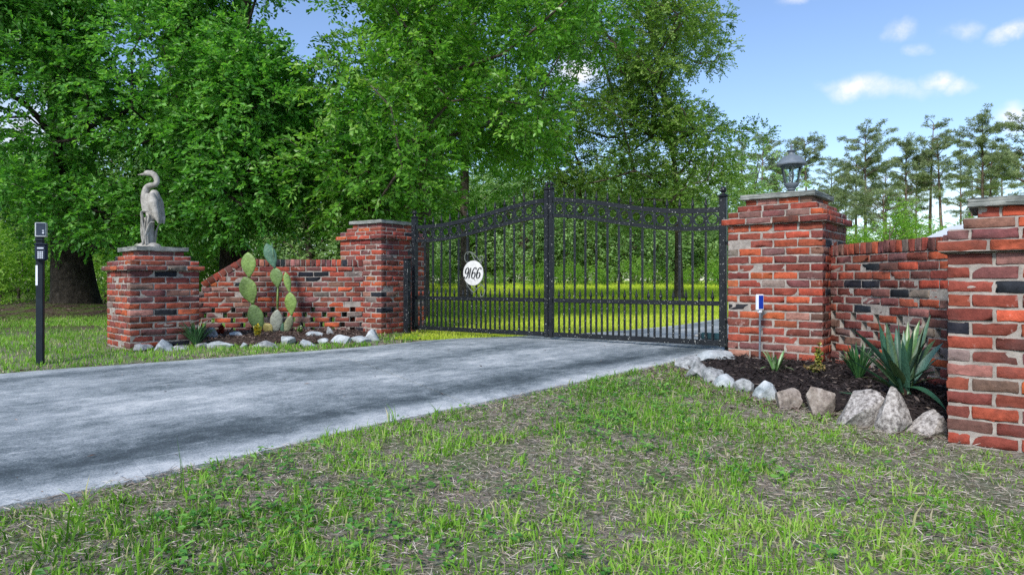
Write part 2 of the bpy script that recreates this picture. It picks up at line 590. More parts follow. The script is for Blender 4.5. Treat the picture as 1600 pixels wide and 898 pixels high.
    st = math_(nt, 'ADD', st, math_(nt, 'MULTIPLY', band, .50))
    st = math_(nt, 'ADD', st, math_(nt, 'MULTIPLY', math_(nt, 'SUBTRACT', fine, .5), .85))
    c = ramp(nt, st, [(.66, (.53, .555, .56)), (.88, (.33, .365, .385)), (1.0, (.205, .238, .258)), (1.16, (.09, .115, .130)), (1.35, (.04, .054, .064))])
    # ramp input is clamped to 0..1, so scale it
    r = c.node
    for l in list(nt.links):
        if l.to_node == r and l.to_socket == r.inputs[0]:
            nt.links.remove(l)
    for e, pos in zip(r.color_ramp.elements, (.40, .52, .61, .715, .83)):
        e.position = pos
    nt.links.new(math_(nt, 'MULTIPLY', st, .588), r.inputs[0])
    nt.links.new(c, b.inputs['Base Color'])
    b.inputs['Roughness'].default_value = .8
    b.inputs['Specular IOR Level'].default_value = .35
    bump(nt, b, math_(nt, 'ADD', fine, math_(nt, 'MULTIPLY', s3, .4)), .35, .006)
    o = link('driveway', me, m)
    tag(o, 'long pale concrete driveway with dark mildew streaks passing through the gate', 'driveway', kind='structure')
    return o


make_drive()

# planting beds (outlines in world metres)
BED_R = [tuple(G(x, y)[:2]) for x, y in ((1148, 556), (1100, 561), (1072, 578), (1098, 592), (1130, 602), (1180, 615), (1240, 636), (1300, 646), (1372, 664), (1420, 668), (1478, 672))] + \
        [(2.5, 3.75), (2.9, 3.95), (3.05, 4.4), (2.98, 4.9), (2.86, 5.5), (2.62, 5.75), (2.3, 5.72), (1.95, 6.0)]
BED_L = [tuple(G(x, y)[:2]) for x, y in ((222, 546), (270, 543), (330, 541), (400, 541), (440, 537), (480, 539), (540, 534), (590, 530))] + [(-1.85, 8.8), (-2.3, 9.0), (-3.2, 8.9), (-3.95, 8.75), (-4.1, 8.2), (-3.8, 7.5)]


def bed_h(x, y):
    h = np.zeros(np.shape(x))
    for poly, hh in ((BED_R, .085), (BED_L, .05)):
        ins = inpoly(x, y, poly)
        h = np.where(ins, np.maximum(h, hh * sstep(0, .22, distpoly(x, y, poly))), h)
    return h


def gtop(x, y):
    return gz(x, y) + bed_h(x, y)


def make_ground():
    def axis(segs):
        out = []
        for a, b, st in segs:
            out.append(np.arange(a, b, st))
        return np.unique(np.round(np.concatenate(out), 4))
    xs = axis([(-900, -200, 100), (-200, -40, 16), (-40, -14, 2), (-14, -5, .3), (-5, 5, .075), (5, 14, .3), (14, 40, 2), (40, 200, 16), (200, 901, 100)])
    ys = axis([(-200, -20, 30), (-20, 0, 2), (0, 1.2, .2), (1.2, 9.2, .075), (9.2, 20, .3), (20, 100, 2.5), (100, 300, 20), (300, 1401, 100)])
    X, Y = np.meshgrid(xs, ys)
    near = (np.abs(X) < 8) & (Y < 14)
    Z = gz(X, Y) + bed_h(X, Y)
    d = distpoly(X, Y, DRIVE) if True else 0
    ins = in_drive(X, Y)
    Z += .022 * (fbm(X * 3, Y * 3, 3) - .5) * np.where(near, 1, 0)
    Z += .30 * (fbm(X * .13, Y * .13, 9) - .5) * sstep(14, 40, np.hypot(X, Y))
    Z = np.where(ins, gz(X, Y) - .05, Z)
    # mound of pine straw round the big oak on the left and by the tree inside the gate
    Z += .22 * np.exp(-((X + 10.2) ** 2 + (Y - 15.2) ** 2) / 4.0)
    nx, ny = len(xs), len(ys)
    V = np.stack([X, Y, Z], -1).reshape(-1, 3)
    i, j = np.meshgrid(np.arange(nx - 1), np.arange(ny - 1))
    a = (j * nx + i).ravel()
    me = np_mesh('ground', V, np.stack([a, a + 1, a + 1 + nx, a + nx], 1), True)
    m, nt, b = newmat('lawn_soil')
    p = geo_pos(nt)
    sep = nd(nt, 'ShaderNodeSeparateXYZ'); nt.links.new(p, sep.inputs[0])
    y = sep.outputs[1]; x = sep.outputs[0]
    n1 = noise(nt, 2.6, 6, .65, p); n2 = noise(nt, 38, 5, .75, p); n3 = noise(nt, .35, 4, .55, p)
    soil = ramp(nt, n2, [(.3, (.06, .048, .04)), (.45, (.19, .16, .14)), (.58, (.33, .295, .27)), (.75, (.50, .465, .435))])
    sand = ramp(nt, n2, [(.3, (.16, .13, .105)), (.6, (.30, .26, .215)), (.8, (.42, .38, .33))])
    soil = mix(nt, ramp(nt, n1, [(.55, 0), (.70, .8)]), soil, sand)
    green = ramp(nt, n2, [(.3, (.05, .10, .012)), (.7, (.10, .19, .022))])
    nearc = mix(nt, ramp(nt, n1, [(.42, .6), (.6, .12)]), soil, green)
    fieldc = mix(nt, ramp(nt, n2, [(.3, 0), (.7, 1)]), ramp(nt, n3, [(.35, (.32, .45, .03)), (.65, (.46, .56, .06))]), ramp(nt, n1, [(.35, (.34, .46, .03)), (.65, (.52, .58, .10))]))
    fm = nd(nt, 'ShaderNodeMapRange'); nt.links.new(y, fm.inputs[0]); fm.inputs[1].default_value = 8.0; fm.inputs[2].default_value = 10.5
    # the field lies right of the tree line; shaded litter left of it
    lm = nd(nt, 'ShaderNodeMapRange'); nt.links.new(math_(nt, 'ADD', x, math_(nt, 'MULTIPLY', math_(nt, 'SUBTRACT', n1, .5), 3)), lm.inputs[0]); lm.inputs[1].default_value = -3.4; lm.inputs[2].default_value = -1.2
    litter = ramp(nt, n2, [(.3, (.035, .024, .018)), (.6, (.11, .078, .06)), (.8, (.20, .15, .12))])
    lg = mix(nt, ramp(nt, n1, [(.40, 1), (.56, 0)]), litter, green)
    # litter only within reach of the oaks
    far = mix(nt, lm.outputs[0], lg, fieldc)
    c = mix(nt, fm.outputs[0], nearc, far)
    nt.links.new(c, b.inputs['Base Color'])
    b.inputs['Roughness'].default_value = .95; b.inputs['Specular IOR Level'].default_value = .1
    bump(nt, b, n2, .9, .02)
    o = link('ground', me, m)
    tag(o, 'patchy lawn of soil and thatch running out into the green field', 'ground', kind='structure')


make_ground()


def make_bed(name, poly, stops, label):
    poly_a = np.array(poly)
    x0, y0 = poly_a.min(0); x1, y1 = poly_a.max(0)
    st = .05
    xs = np.arange(x0, x1 + st, st); ys = np.arange(y0, y1 + st, st)
    X, Y = np.meshgrid(xs, ys)
    Z = gtop(X, Y) + .016 + .025 * (fbm(X * 9, Y * 9, 5) - .5)
    ins = inpoly(X, Y, poly)
    nx = len(xs)
    j, i = np.where(ins[:-1, :-1] & ins[1:, :-1] & ins[:-1, 1:] & ins[1:, 1:])
    a = j * nx + i
    V = np.stack([X, Y, Z], -1).reshape(-1, 3)
    used = np.unique(np.concatenate([a, a + 1, a + nx, a + nx + 1]))
    mp = np.zeros(len(V), int); mp[used] = np.arange(len(used))
    me = np_mesh(name, V[used], mp[np.stack([a, a + 1, a + 1 + nx, a + nx], 1)], True)
    mat = mat_noise(name + '_soil', stops, 40, .9, 1, 50, .02, .2)
    tag(link(name, me, mat), label, 'planting bed', kind='structure')


make_bed('mulch_bed', BED_R, [(.3, (.012, .009, .009)), (.6, (.035, .027, .026)), (.8, (.07, .055, .05))], 'dark bark mulch bed edged with granite rocks beside the right pillars')
make_bed('planting_bed', BED_L, [(.3, (.03, .02, .016)), (.6, (.085, .06, .05)), (.8, (.17, .13, .11))], 'brown mulch bed in front of the left brick wall')


# ------------------------------------------------------------------ brickwork
PAL = [((.40, .088, .038), 9), ((.30, .066, .037), 16), ((.225, .057, .039), 23), ((.16, .047, .037), 18), ((.145, .060, .055), 12), ((.19, .095, .08), 6), ((.175, .135, .118), 2.5), ((.018, .021, .028), 3.6), ((.29, .135, .105), 3)]
_pw = np.array([w for _, w in PAL], float); _pw /= _pw.sum()
_pc = np.array([c for c, _ in PAL])


def brick_shell(ext):
    """template grid of a rounded block: list of parametric points and faces"""
    nx, ny, nz = ext
    pts = {}; V = []; Fc = []

    def vid(i, j, k):
        key = (i, j, k)
        if key not in pts:
            pts[key] = len(V); V.append(key)
        return pts[key]
    for i in range(nx):
        for k in range(nz):
            Fc.append((vid(i, 0, k), vid(i + 1, 0, k), vid(i + 1, 0, k + 1), vid(i, 0, k + 1)))
            Fc.append((vid(i, ny, k), vid(i, ny, k + 1), vid(i + 1, ny, k + 1), vid(i + 1, ny, k)))
    for j in range(ny):
        for k in range(nz):
            Fc.append((vid(0, j, k), vid(0, j, k + 1), vid(0, j + 1, k + 1), vid(0, j + 1, k)))
            Fc.append((vid(nx, j, k), vid(nx, j + 1, k), vid(nx, j + 1, k + 1), vid(nx, j, k + 1)))
    for i in range(nx):
        for j in range(ny):
            Fc.append((vid(i, j, 0), vid(i, j + 1, 0), vid(i + 1, j + 1, 0), vid(i + 1, j, 0)))
            Fc.append((vid(i, j, nz), vid(i + 1, j, nz), vid(i + 1, j + 1, nz), vid(i, j + 1, nz)))
    return np.array(V), np.array(Fc)


_BX, _BF = brick_shell((6, 4, 4))


class Bricks:
    """a mass of separate old bricks, one mesh"""
    def __init__(s):
        s.V = []; s.Fq = []; s.C = []; s.n = 0

    pal_w = None

    def brick(s, c, ax, az, hx, hy, hz, col=None, jit=1.0):
        ax = unit(ax); az = unit(az)
        ang = RNG.normal(0, .007) * jit
        ay = np.cross(az, ax)
        ax, ay = ax * math.cos(ang) + ay * math.sin(ang), ay * math.cos(ang) - ax * math.sin(ang)
        tl = RNG.normal(0, .008) * jit
        ax, az = ax * math.cos(tl) + az * math.sin(tl), az * math.cos(tl) - ax * math.sin(tl)
        hx = hx - abs(RNG.normal(0, .0016)); hz = hz * (1 - abs(RNG.normal(0, .03)))
        r = .0038 + .0022 * RNG.random()

        def lin(h, n, idx):
            q = np.r_[-h, -h + r, np.linspace(-h + r, h - r, n - 1)[1:-1], h - r, h]
            return q[idx]
        q = np.stack([lin(hx, 6, _BX[:, 0]), lin(hy, 4, _BX[:, 1]), lin(hz, 4, _BX[:, 2])], 1)
        ex = np.stack([(_BX[:, 0] % 6) == 0, (_BX[:, 1] % 4) == 0, (_BX[:, 2] % 4) == 0], 1)
        k = ex.sum(1)
        q = q - np.sign(q) * ex * (np.where(k == 2, .42, np.where(k == 3, .62, 0)) * r)[:, None]
        amp = np.where(k >= 2, .0026, .0013)[:, None]
        q = q + RNG.normal(0, 1, q.shape) * amp * jit
        if RNG.random() < .16:                      # a chipped corner
            cx = (hx * RNG.choice([-1, 1]), hy * RNG.choice([-1, 1]), hz * RNG.choice([-1, 1]))
            d = np.linalg.norm(q - np.array(cx), axis=1)
            q = q * (1 - np.clip(1 - d / .034, 0, 1)[:, None] * .22)
        v = np.asarray(c, float) + q[:, :1] * ax + q[:, 1:2] * ay + q[:, 2:] * az
        if col is None:
            col = _pc[RNG.choice(len(_pc), p=_pw if s.pal_w is None else s.pal_w)] * (1 + RNG.normal(0, .14)) * (1 + RNG.normal(0, .06, 3))
        s.V.append(v); s.Fq.append(_BF + s.n); s.n += len(v)
        s.C.append(np.tile(np.clip(col, .008, .8), (len(v), 1)))

    def mesh(s, name):
        return np_mesh(name, np.concatenate(s.V), np.concatenate(s.Fq), True, col=np.concatenate(s.C))


def ring_course(B, o, dr, dp, w, d, z, hz, parity, depth=.092, j=.011):
    """one course round a pillar; o = front left corner, dr = along the front, dp = into the depth"""
    dr3 = np.array([dr[0], dr[1], 0]); dp3 = np.array([dp[0], dp[1], 0])
    o3 = np.array([o[0], o[1], 0.])

    def run(start, dirv, nrm_in, length):
        n = max(1, int(round((length + j) / .2005)))
        L = (length - (n - 1) * j) / n
        for k in range(n):
            off = RNG.normal(0, .0022)
            c = start + dirv * (L / 2 + k * (L + j)) + nrm_in * (depth / 2 + off)
            c = c + np.array([0, 0, z])
            B.brick(c, dirv, (0, 0, 1), L / 2, depth / 2, hz)
    e = depth + j
    if parity:
        run(o3, dr3, dp3, w); run(o3 + dp3 * d, dr3, -dp3, w)
        run(o3 + dp3 * e, dp3, dr3, d - 2 * e); run(o3 + dr3 * w + dp3 * e, dp3, -dr3, d - 2 * e)
    else:
        run(o3 + dr3 * e, dr3, dp3, w - 2 * e); run(o3 + dr3 * e + dp3 * d, dr3, -dp3, w - 2 * e)
        run(o3, dp3, dr3, d); run(o3 + dr3 * w, dp3, -dr3, d)


def pillar(label, o, dr, w, d, z0, zc, ztop, hcap=.042, capin=.082):
    """o: front left corner of the shaft; zc: underside of the corbel; ztop: top of the cap"""
    dr = unit(np.array(dr)); dp = np.array([-dr[1], dr[0]])
    ctr = np.array(o) + dr * w / 2 + dp * d / 2
    t = thing('brick_pillar', label, 'pillar', (ctr[0], ctr[1], z0))
    dr3 = (dr[0], dr[1], 0)
    B = Bricks()
    n = max(1, int(round((zc - z0) / .0675)))
    ch = (zc - z0) / n
    for k in range(-2, n):
        ring_course(B, o, dr, dp, w, d, z0 + (k + .5) * ch, ch / 2 - .0052, (k + n) % 2)
    sh = link('shaft', B.mesh('shaft'), M['brick'], t)
    mb = MB(); mb.box((ctr[0], ctr[1], (z0 - 2 * ch + zc) / 2), w / 2 - .0045, d / 2 - .0045, (zc - z0 + 2 * ch) / 2 - .003, dr3)
    build(mb, 'mortar', M['mortar'], sh)
    B = Bricks()
    zb = ztop - hcap; hh = (zb - zc) / 4
    core = MB()
    for k, ins in enumerate((-.043, .0, .062, .120)):
        oo = np.array(o) + dr * ins + dp * ins
        ring_course(B, oo, dr, dp, w - 2 * ins, d - 2 * ins, zc + (k + .5) * hh, hh / 2 - .0045, k % 2 == 0)
        core.box((ctr[0], ctr[1], zc + (k + .5) * hh), w / 2 - ins - .0055, d / 2 - ins - .0055, hh / 2 - (.0005 if k else .002), dr3)
    co = link('corbel', B.mesh('corbel'), M['brick'], t)
    build(core, 'mortar', M['mortar'], co)
    # cap slab with slightly uneven edges
    cb = bmesh.new()
    bmesh.ops.create_cube(cb, size=1)
    bmesh.ops.bevel(cb, geom=list(cb.edges), offset=.006 / .6, segments=2, affect='EDGES', profile=.6)
    bmesh.ops.subdivide_edges(cb, edges=[e for e in cb.edges if e.calc_length() > .3], cuts=7, use_grid_fill=True)
    for v in cb.verts:
        nn = RNG.normal(0, .0016, 3)
        lx = v.co.x * (w - 2 * capin); ly = v.co.y * (d - 2 * capin); lz = v.co.z * hcap
        lx += nn[0] * 1.6; ly += nn[1] * 1.6; lz += nn[2]
        q = ctr + dr * lx + dp * ly
        v.co = (q[0], q[1], ztop - hcap / 2 + lz)
    me = bpy.data.meshes.new('cap'); cb.to_mesh(me); cb.free()
    me.polygons.foreach_set('use_smooth', np.ones(len(me.polygons), bool)); me.set_sharp_from_angle(angle=R(35))
    link('cap', me, M['cap'], t)
    return ctr, dr, dp


P1c = pillar('short brick pillar carrying the stone heron, left of the low wall', (-3.877, 6.818), (.700, .714), .685, .80, .06, .932, 1.185)[0]
P2o = (-2.352, 9.20)
P2c = pillar('tall brick pillar at the hinge of the left gate leaf', P2o, (.82, -.57), .79, .87, .06, 1.372, 1.635)[0]
P3c = pillar('tall brick pillar topped with the lantern, right of the gate', (1.915, 5.966), (.778, -.628), .79, .79, .09, 1.312, 1.585)[0]
P4c = pillar('closest brick pillar, cut by the right edge of the photo', (2.208, 3.41), (.8, -.6), .79, .79, .0, .972, 1.247)[0]


def wing_wall(label, path, z0, ztop, holes_below, slope=None, pal=None):
    """path: centre line; slope: (arc0, z at arc0, arc1) a sloping start of the coping"""
    P = resample(catmull(path, 10), 400)
    arc = np.r_[0, np.cumsum(np.linalg.norm(np.diff(P, axis=0), axis=1))]
    Lt = arc[-1]

    def at(s):
        p = np.array([np.interp(s, arc, P[:, 0]), np.interp(s, arc, P[:, 1])])
        q = np.array([np.interp(s + .02, arc, P[:, 0]), np.interp(s + .02, arc, P[:, 1])]) - np.array([np.interp(s - .02, arc, P[:, 0]), np.interp(s - .02, arc, P[:, 1])])
        return p, q / np.linalg.norm(q)
    mid, _ = at(Lt / 2)
    t = thing('brick_wall', label, 'wall', (mid[0], mid[1], z0))
    B = Bricks(); mo = MB(); B.pal_w = pal
    th = .095; ch = .0675; hr = .098
    ztb = ztop - hr
    n = int(math.ceil((ztb - z0) / ch)) + 1
    ch = (ztb - z0 + ch) / n

    def top_at(s):
        if slope is None: return ztb
        s0, zs, s1 = slope
        return zs - hr + (ztop - zs) * min(max((s - s0) / (s1 - s0), 0), 1) if s < s1 else ztb
    for k in range(n):
        z = ztb - (k + .5) * ch
        hole = z < holes_below and z > z0 + .03
        bl = .19; gap = .064 if hole else .011
        pit = bl + gap
        s = -pit * (.5 if k % 2 else 0) + (RNG.normal(0, .008))
        while s < Lt:
            a, b = max(s, .0), min(s + bl, Lt)
            s += pit
            # trim against the slope
            while a < b and top_at(a) < z - ch * .12:
                a += .02
            if b - a < .05: continue
            p, tg = at((a + b) / 2)
            off = RNG.normal(0, .003)
            nrm = np.array([-tg[1], tg[0]])
            c = np.array([p[0] + nrm[0] * off, p[1] + nrm[1] * off, z])
            B.brick(c, (tg[0], tg[1], 0), (0, 0, 1), (b - a) / 2, th, ch / 2 - .0052)
            ml = (b - a) / 2 + (0.002 if hole else gap * .55)
            mo.box(c - np.array([nrm[0] * off, nrm[1] * off, 0]), ml, th - .0045 - .0006 * (len(B.V) % 5), ch / 2 + .0008, (tg[0], tg[1], 0))
    body = link('wall_body', B.mesh('wall_body'), M['brick'], t)
    build(mo, 'mortar', M['mortar'], body)
    # coping: bricks on edge
    B = Bricks(); mo = MB(); B.pal_w = pal
    s = .02
    while s < Lt - .03:
        sl = 0
        if slope is not None and s < slope[0]:
            s += .02; continue
        if slope is not None and s < slope[2]:
            sl = math.atan2(ztop - slope[1], slope[2] - slope[0])
        wd = .066 * (math.cos(sl) if sl else 1)
        if sl: wd = .088 * math.cos(sl)
        p, tg = at(s + wd / 2)
        z = top_at(s + wd / 2) + hr / 2
        ax = np.array([tg[0] * math.cos(sl), tg[1] * math.cos(sl), math.sin(sl)])
        az = np.array([-tg[0] * math.sin(sl), -tg[1] * math.sin(sl), math.cos(sl)])
        half = wd / 2 / max(math.cos(sl), .3) - .004
        off = RNG.normal(0, .003)
        c = np.array([p[0] - tg[1] * off, p[1] + tg[0] * off, z + RNG.normal(0, .002)])
        B.brick(c, ax, az, half, th + .004, hr / 2 - .004)
        mo.box(c, half + .005, th - .006 - .0006 * (len(B.V) % 5), hr / 2 - .009, ax, az=az)
        s += wd
    co = link('coping', B.mesh('coping'), M['brick'], t)
    build(mo, 'mortar', M['mortar'], co)
    return P, arc


LWALL = [(-4.42, 7.75), (-4.38, 8.2), (-4.2, 8.55), (-3.9, 8.76), (-3.2, 8.90), (-2.3, 8.98), (-1.9, 9.06)]
_Pl = resample(catmull(LWALL, 10), 400); _arcl = np.r_[0, np.cumsum(np.linalg.norm(np.diff(_Pl, axis=0), axis=1))]
_a0 = _arcl[np.argmin(np.abs(_Pl[:, 0] + 4.03))]; _a1 = _arcl[np.argmin(np.abs(_Pl[:, 0] + 3.56))]
wing_wall('low brick wall with a sloped shoulder and small openings behind the cactus', LWALL, .08, 1.11, .46, (_a0, .80, _a1))
wing_wall('low brick wall with openwork lower courses behind the yucca', [(2.76, 6.0), (2.80, 5.55), (2.88, 5.1), (2.945, 4.6), (2.985, 4.1), (3.0, 3.75)], .05, 1.13, .60, None, np.array([4, 12, 22, 20, 18, 11, 6, 5, 2]) / 100.0)


# ------------------------------------------------------------------ gate
GL = np.array([-1.299, 8.974]); GC = np.array([.432, 7.818]); GR = np.array([2.102, 6.688])


def gate_leaf(label, H, Cn, side):
    """H hinge end, Cn meeting end"""
    d2 = Cn - H; Lg = np.linalg.norm(d2); d2 = d2 / Lg
    d = np.array([d2[0], d2[1], 0]); nrm = np.array([d2[1], -d2[0], 0])
    if nrm[1] > 0: nrm = -nrm
    t = thing('gate_leaf', label, 'gate', (H[0], H[1], .18))

    def pt(s, z, o=0.0):
        return np.array([H[0], H[1], 0]) + d * s + nrm * o + np.array([0, 0, z])

    def ztop(s):
        return 1.535 + .232 * float(sstep(.12, 1.06, s / Lg))
    # stiles
    for name, s, zt, hw in (('hinge_stile', 0, 1.66, .034), ('meeting_stile', Lg - .027, 1.885, .027)):
        mb = MB(); mb.box(pt(s, (.17 + zt) / 2), hw, hw, (zt - .17) / 2, d, bev=.005)
        st = build(mb, name, M['iron'], t)
        mb = MB()
        q = pt(s, zt)
        prof = [(hw * 1.55, 0), (hw * 1.6, .012), (hw * 1.25, .022), (hw * .55, .03), (hw * .45, .04)]
        zc, rb = .04 + hw * .9, hw * .98
        prof += [(max(.001, rb * math.cos(a)), zc + rb * math.sin(a)) for a in np.linspace(-1.1, 1.57, 9)]
        mb.lathe(prof, q, 14)
        build(mb, 'ball_finial', M['iron'], st, angle=40)
    a, b = .038, Lg - .06
    ss = np.linspace(a, b, 40)
    # curved rails
    for name, dz, hh in (('top_rail', 0, .025), ('ring_rail', -.180, .022)):
        vs = []; fs = []
        for s in ss:
            z = ztop(s) + dz
            for o, zz in ((-.02, -hh), (.02, -hh), (.02, hh), (-.02, hh)):
                vs.append(pt(s, z + zz, o))
        n = len(ss)
        for i in range(n - 1):
            for k in range(4):
                fs.append((i * 4 + k, i * 4 + (k + 1) % 4, (i + 1) * 4 + (k + 1) % 4, (i + 1) * 4 + k))
        mb = MB(); mb.add(vs, fs)
        build(mb, name, M['iron'], t)
    for name, z, hh in (('middle_rail', .60, .023), ('bottom_rail', .205, .026)):
        mb = MB(); mb.box(pt((a + b) / 2, z), (b - a) / 2, .02, hh, d, bev=.003)
        build(mb, name, M['iron'], t)
    N = 14
    step = (b - a) / N

    def spear(q, h, w):
        mb = MB()
        prof = [(w * .5, 0), (w * 1.05, h * .06), (w * .55, h * .14), (w * 1.35, h * .28), (w * 1.25, h * .36), (w * .5, h * .75), (w * .30, h * .92), (w * .45, h * .96), (.001, h)]
        mb.lathe(prof, q, 8)
        return mb
    hp = .0095
    for k in range(1, N):
        s = a + step * k
        zt = ztop(s) - .025
        mb = MB()
        mb.box(pt(s, (.231 + .577) / 2), hp, hp, (.577 - .231) / 2, d)
        mb.box(pt(s, (.623 + zt - .157) / 2 - .021), hp, hp, (zt - .177 - .623) / 2, d)
        z1 = ztop(s) - .158; z2 = ztop(s) - .025
        mb.box(pt(s, (z1 + z2) / 2), hp, hp, (z2 - z1) / 2 - .001, d)
        p = build(mb, 'picket', M['iron'], t)
        build(spear(pt(s, ztop(s) + .024), .112, .0135), 'spear_point', M['iron'], p, angle=50)
    for k in range(N):
        s = a + step * (k + .5)
        mb = MB(); mb.box(pt(s, (.231 + .577) / 2), hp, hp, (.577 - .231) / 2, d)
        p = build(mb, 'short_picket', M['iron'], t)
        build(spear(pt(s, .622), .112, .0135), 'spear_point', M['iron'], p, angle=50)
        zc = ztop(s) - .0915
        mb = MB()
        ri, ro, hw = .047, .0605, .010
        nn = 28; vs = []
        for q in range(nn):
            an = 2 * math.pi * q / nn
            for r_, o in ((ri, -hw), (ro, -hw), (ro, hw), (ri, hw)):
                vs.append(pt(s + r_ * math.cos(an), zc + r_ * math.sin(an), o))
        fs = [(q * 4 + k2, q * 4 + (k2 + 1) % 4, ((q + 1) % nn) * 4 + (k2 + 1) % 4, ((q + 1) % nn) * 4 + k2) for q in range(nn) for k2 in range(4)]
        mb.add(vs, fs)
        build(mb, 'ring', M['iron'], t, angle=40)
    # hinge brackets on the outer stile
    for z in (.42, 1.2):
        mb = MB(); mb.box(pt(-.075, z), .036, .018, .016, d, bev=.003); mb.lathe([(.016, -.035), (.016, .035)], pt(-.105, z), 10)
        build(mb, 'hinge', M['iron'], t)
    return pt


ptL = gate_leaf('left black iron gate leaf bearing the round number sign', GL, GC - (GC - GL) / np.linalg.norm(GC - GL) * .004, 1)
ptR = gate_leaf('right black iron gate leaf with no sign on it', GR, GC + (GR - GC) / np.linalg.norm(GR - GC) * .004, -1)


# number sign
def number_sign():
    d2 = (GC - GL) / np.linalg.norm(GC - GL)
    d = np.array([d2[0], d2[1], 0]); n = np.array([d2[1], -d2[0], 0])
    if n[1] > 0: n = -n
    c = W(742.5, 426.6, 8.413) + n * .04
    t = thing('number_sign', 'round white sign reading 9166 with scrolled iron bracket hung on the gate', 'sign', c)
    r = .156
    mb = MB(); nn = 48
    up = np.array([0, 0, 1.])
    vs = []
    for rr, o in ((r * .97, -.006), (r, -.003), (r, .003), (r * .985, .006), (r * .93, .0075), (.001, .008)):
        for k in range(nn):
            a = 2 * math.pi * k / nn
            vs.append(c + d * rr * math.cos(a) + up * rr * math.sin(a) + n * o)
    fs = [(i * nn + k, i * nn + (k + 1) % nn, (i + 1) * nn + (k + 1) % nn, (i + 1) * nn + k) for i in range(5) for k in range(nn)]
    fs.append(tuple(range(nn)))
    mb.add(vs, fs)
    build(mb, 'plate', M['sign'], t, angle=40)
    six = [(.53, .80), (.555, .88), (.49, .965), (.36, .965), (.20, .80), (.09, .55), (.055, .30), (.10, .10), (.22, .0), (.37, .05), (.475, .22), (.475, .42), (.38, .53), (.25, .52), (.13, .40), (.08, .27)]
    nine = [(.56 - x, .965 - y) for x, y in six]
    one = [(.20, 0.0), (.245, .33), (.285, .65), (.32, .965)]
    H = .128; wsc = .118
    for pts, u0 in ((nine, -.128), (one, -.078), (six, -.022), (six, .053)):
        P = catmull(np.array(pts), 8) if len(pts) > 4 else catmull(np.array(pts), 6)
        T = unit(np.gradient(P, axis=0)); Nn = np.stack([-T[:, 1], T[:, 0]], 1)
        # contrast: thick on the stems, thin on the turns
        wd = .050 + .105 * np.abs(T[:, 1]) ** 1.6
        m = len(P)
        if len(pts) > 4:
            e = np.minimum(np.arange(m), np.arange(m)[::-1]) / 10.0
            wd = np.where(np.arange(m) < 10, np.maximum(wd, .085 * np.sin(np.clip(np.arange(m) / 9, .12, 1) * math.pi / 1.6)), wd)
            wd = np.where(np.arange(m) > m - 8, wd * np.clip((m - np.arange(m)) / 8, .15, 1), wd)
        else:
            wd = wd * .92
        vs = []
        for i in range(m):
            for sgn in (-1, 1):
                q = P[i] + Nn[i] * wd[i] / 2 * sgn * 1.12
                x = u0 + (q[0] * 1.0 + (q[1] - .5) * .16) * wsc * .98 + .002; z = (q[1] - .5) * H * 1.06
                vs.append(c + d * x + up * (z + .002) + n * .0095)
                vs.append(c + d * x + up * (z + .002) + n * .0082)
        fs = []
        for i in range(m - 1):
            a = i * 4
            fs += [(a, a + 2, a + 6, a + 4), (a, a + 4, a + 5, a + 1), (a + 2, a + 3, a + 7, a + 6)]
        fs += [(0, 1, 3, 2), (m * 4 - 4, m * 4 - 2, m * 4 - 1, m * 4 - 3)]
        mb = MB(); mb.add(vs, fs)
        build(mb, 'digit', M['ink'], t)
    # small flourish under the digits
    mb = MB()
    P = catmull([(.012, -.068), (.024, -.078), (.034, -.092), (.036, -.104)], 6)
    mb.tube([c + d * x + up * z + n * .0085 for x, z in P], np.linspace(.005, .002, len(P)), 6)
    build(mb, 'flourish', M['ink'], t)
    # scrolls of the bracket, above and below

    def scroll(pts):
        P = catmull(np.array(pts), 8)
        mb = MB(); mb.tube([c + d * x + up * z - n * .012 for x, z in P], .0065, 7)
        build(mb, 'scroll', M['scroll'], t, angle=50)
    scroll([(-.09, .120), (-.135, .16), (-.140, .225), (-.10, .262), (-.045, .255), (-.01, .20), (.03, .150), (.085, .125)])
    scroll([(-.10, .235), (-.07, .262), (-.02, .252), (.04, .205), (.09, .155), (.12, .118)])
    scroll([(.105, .125), (.14, .165), (.135, .205), (.10, .205), (.10, .175), (.125, .168)])
    scroll([(-.12, -.11), (-.095, -.16), (-.05, -.21), (.0, -.24), (.05, -.20)])
    scroll([(.10, -.13), (.15, -.17), (.170, -.22), (.15, -.275), (.115, -.29), (.10, -.26), (.125, -.25)])
    scroll([(-.02, -.155), (.02, -.19), (.07, -.185), (.11, -.15)])


number_sign()


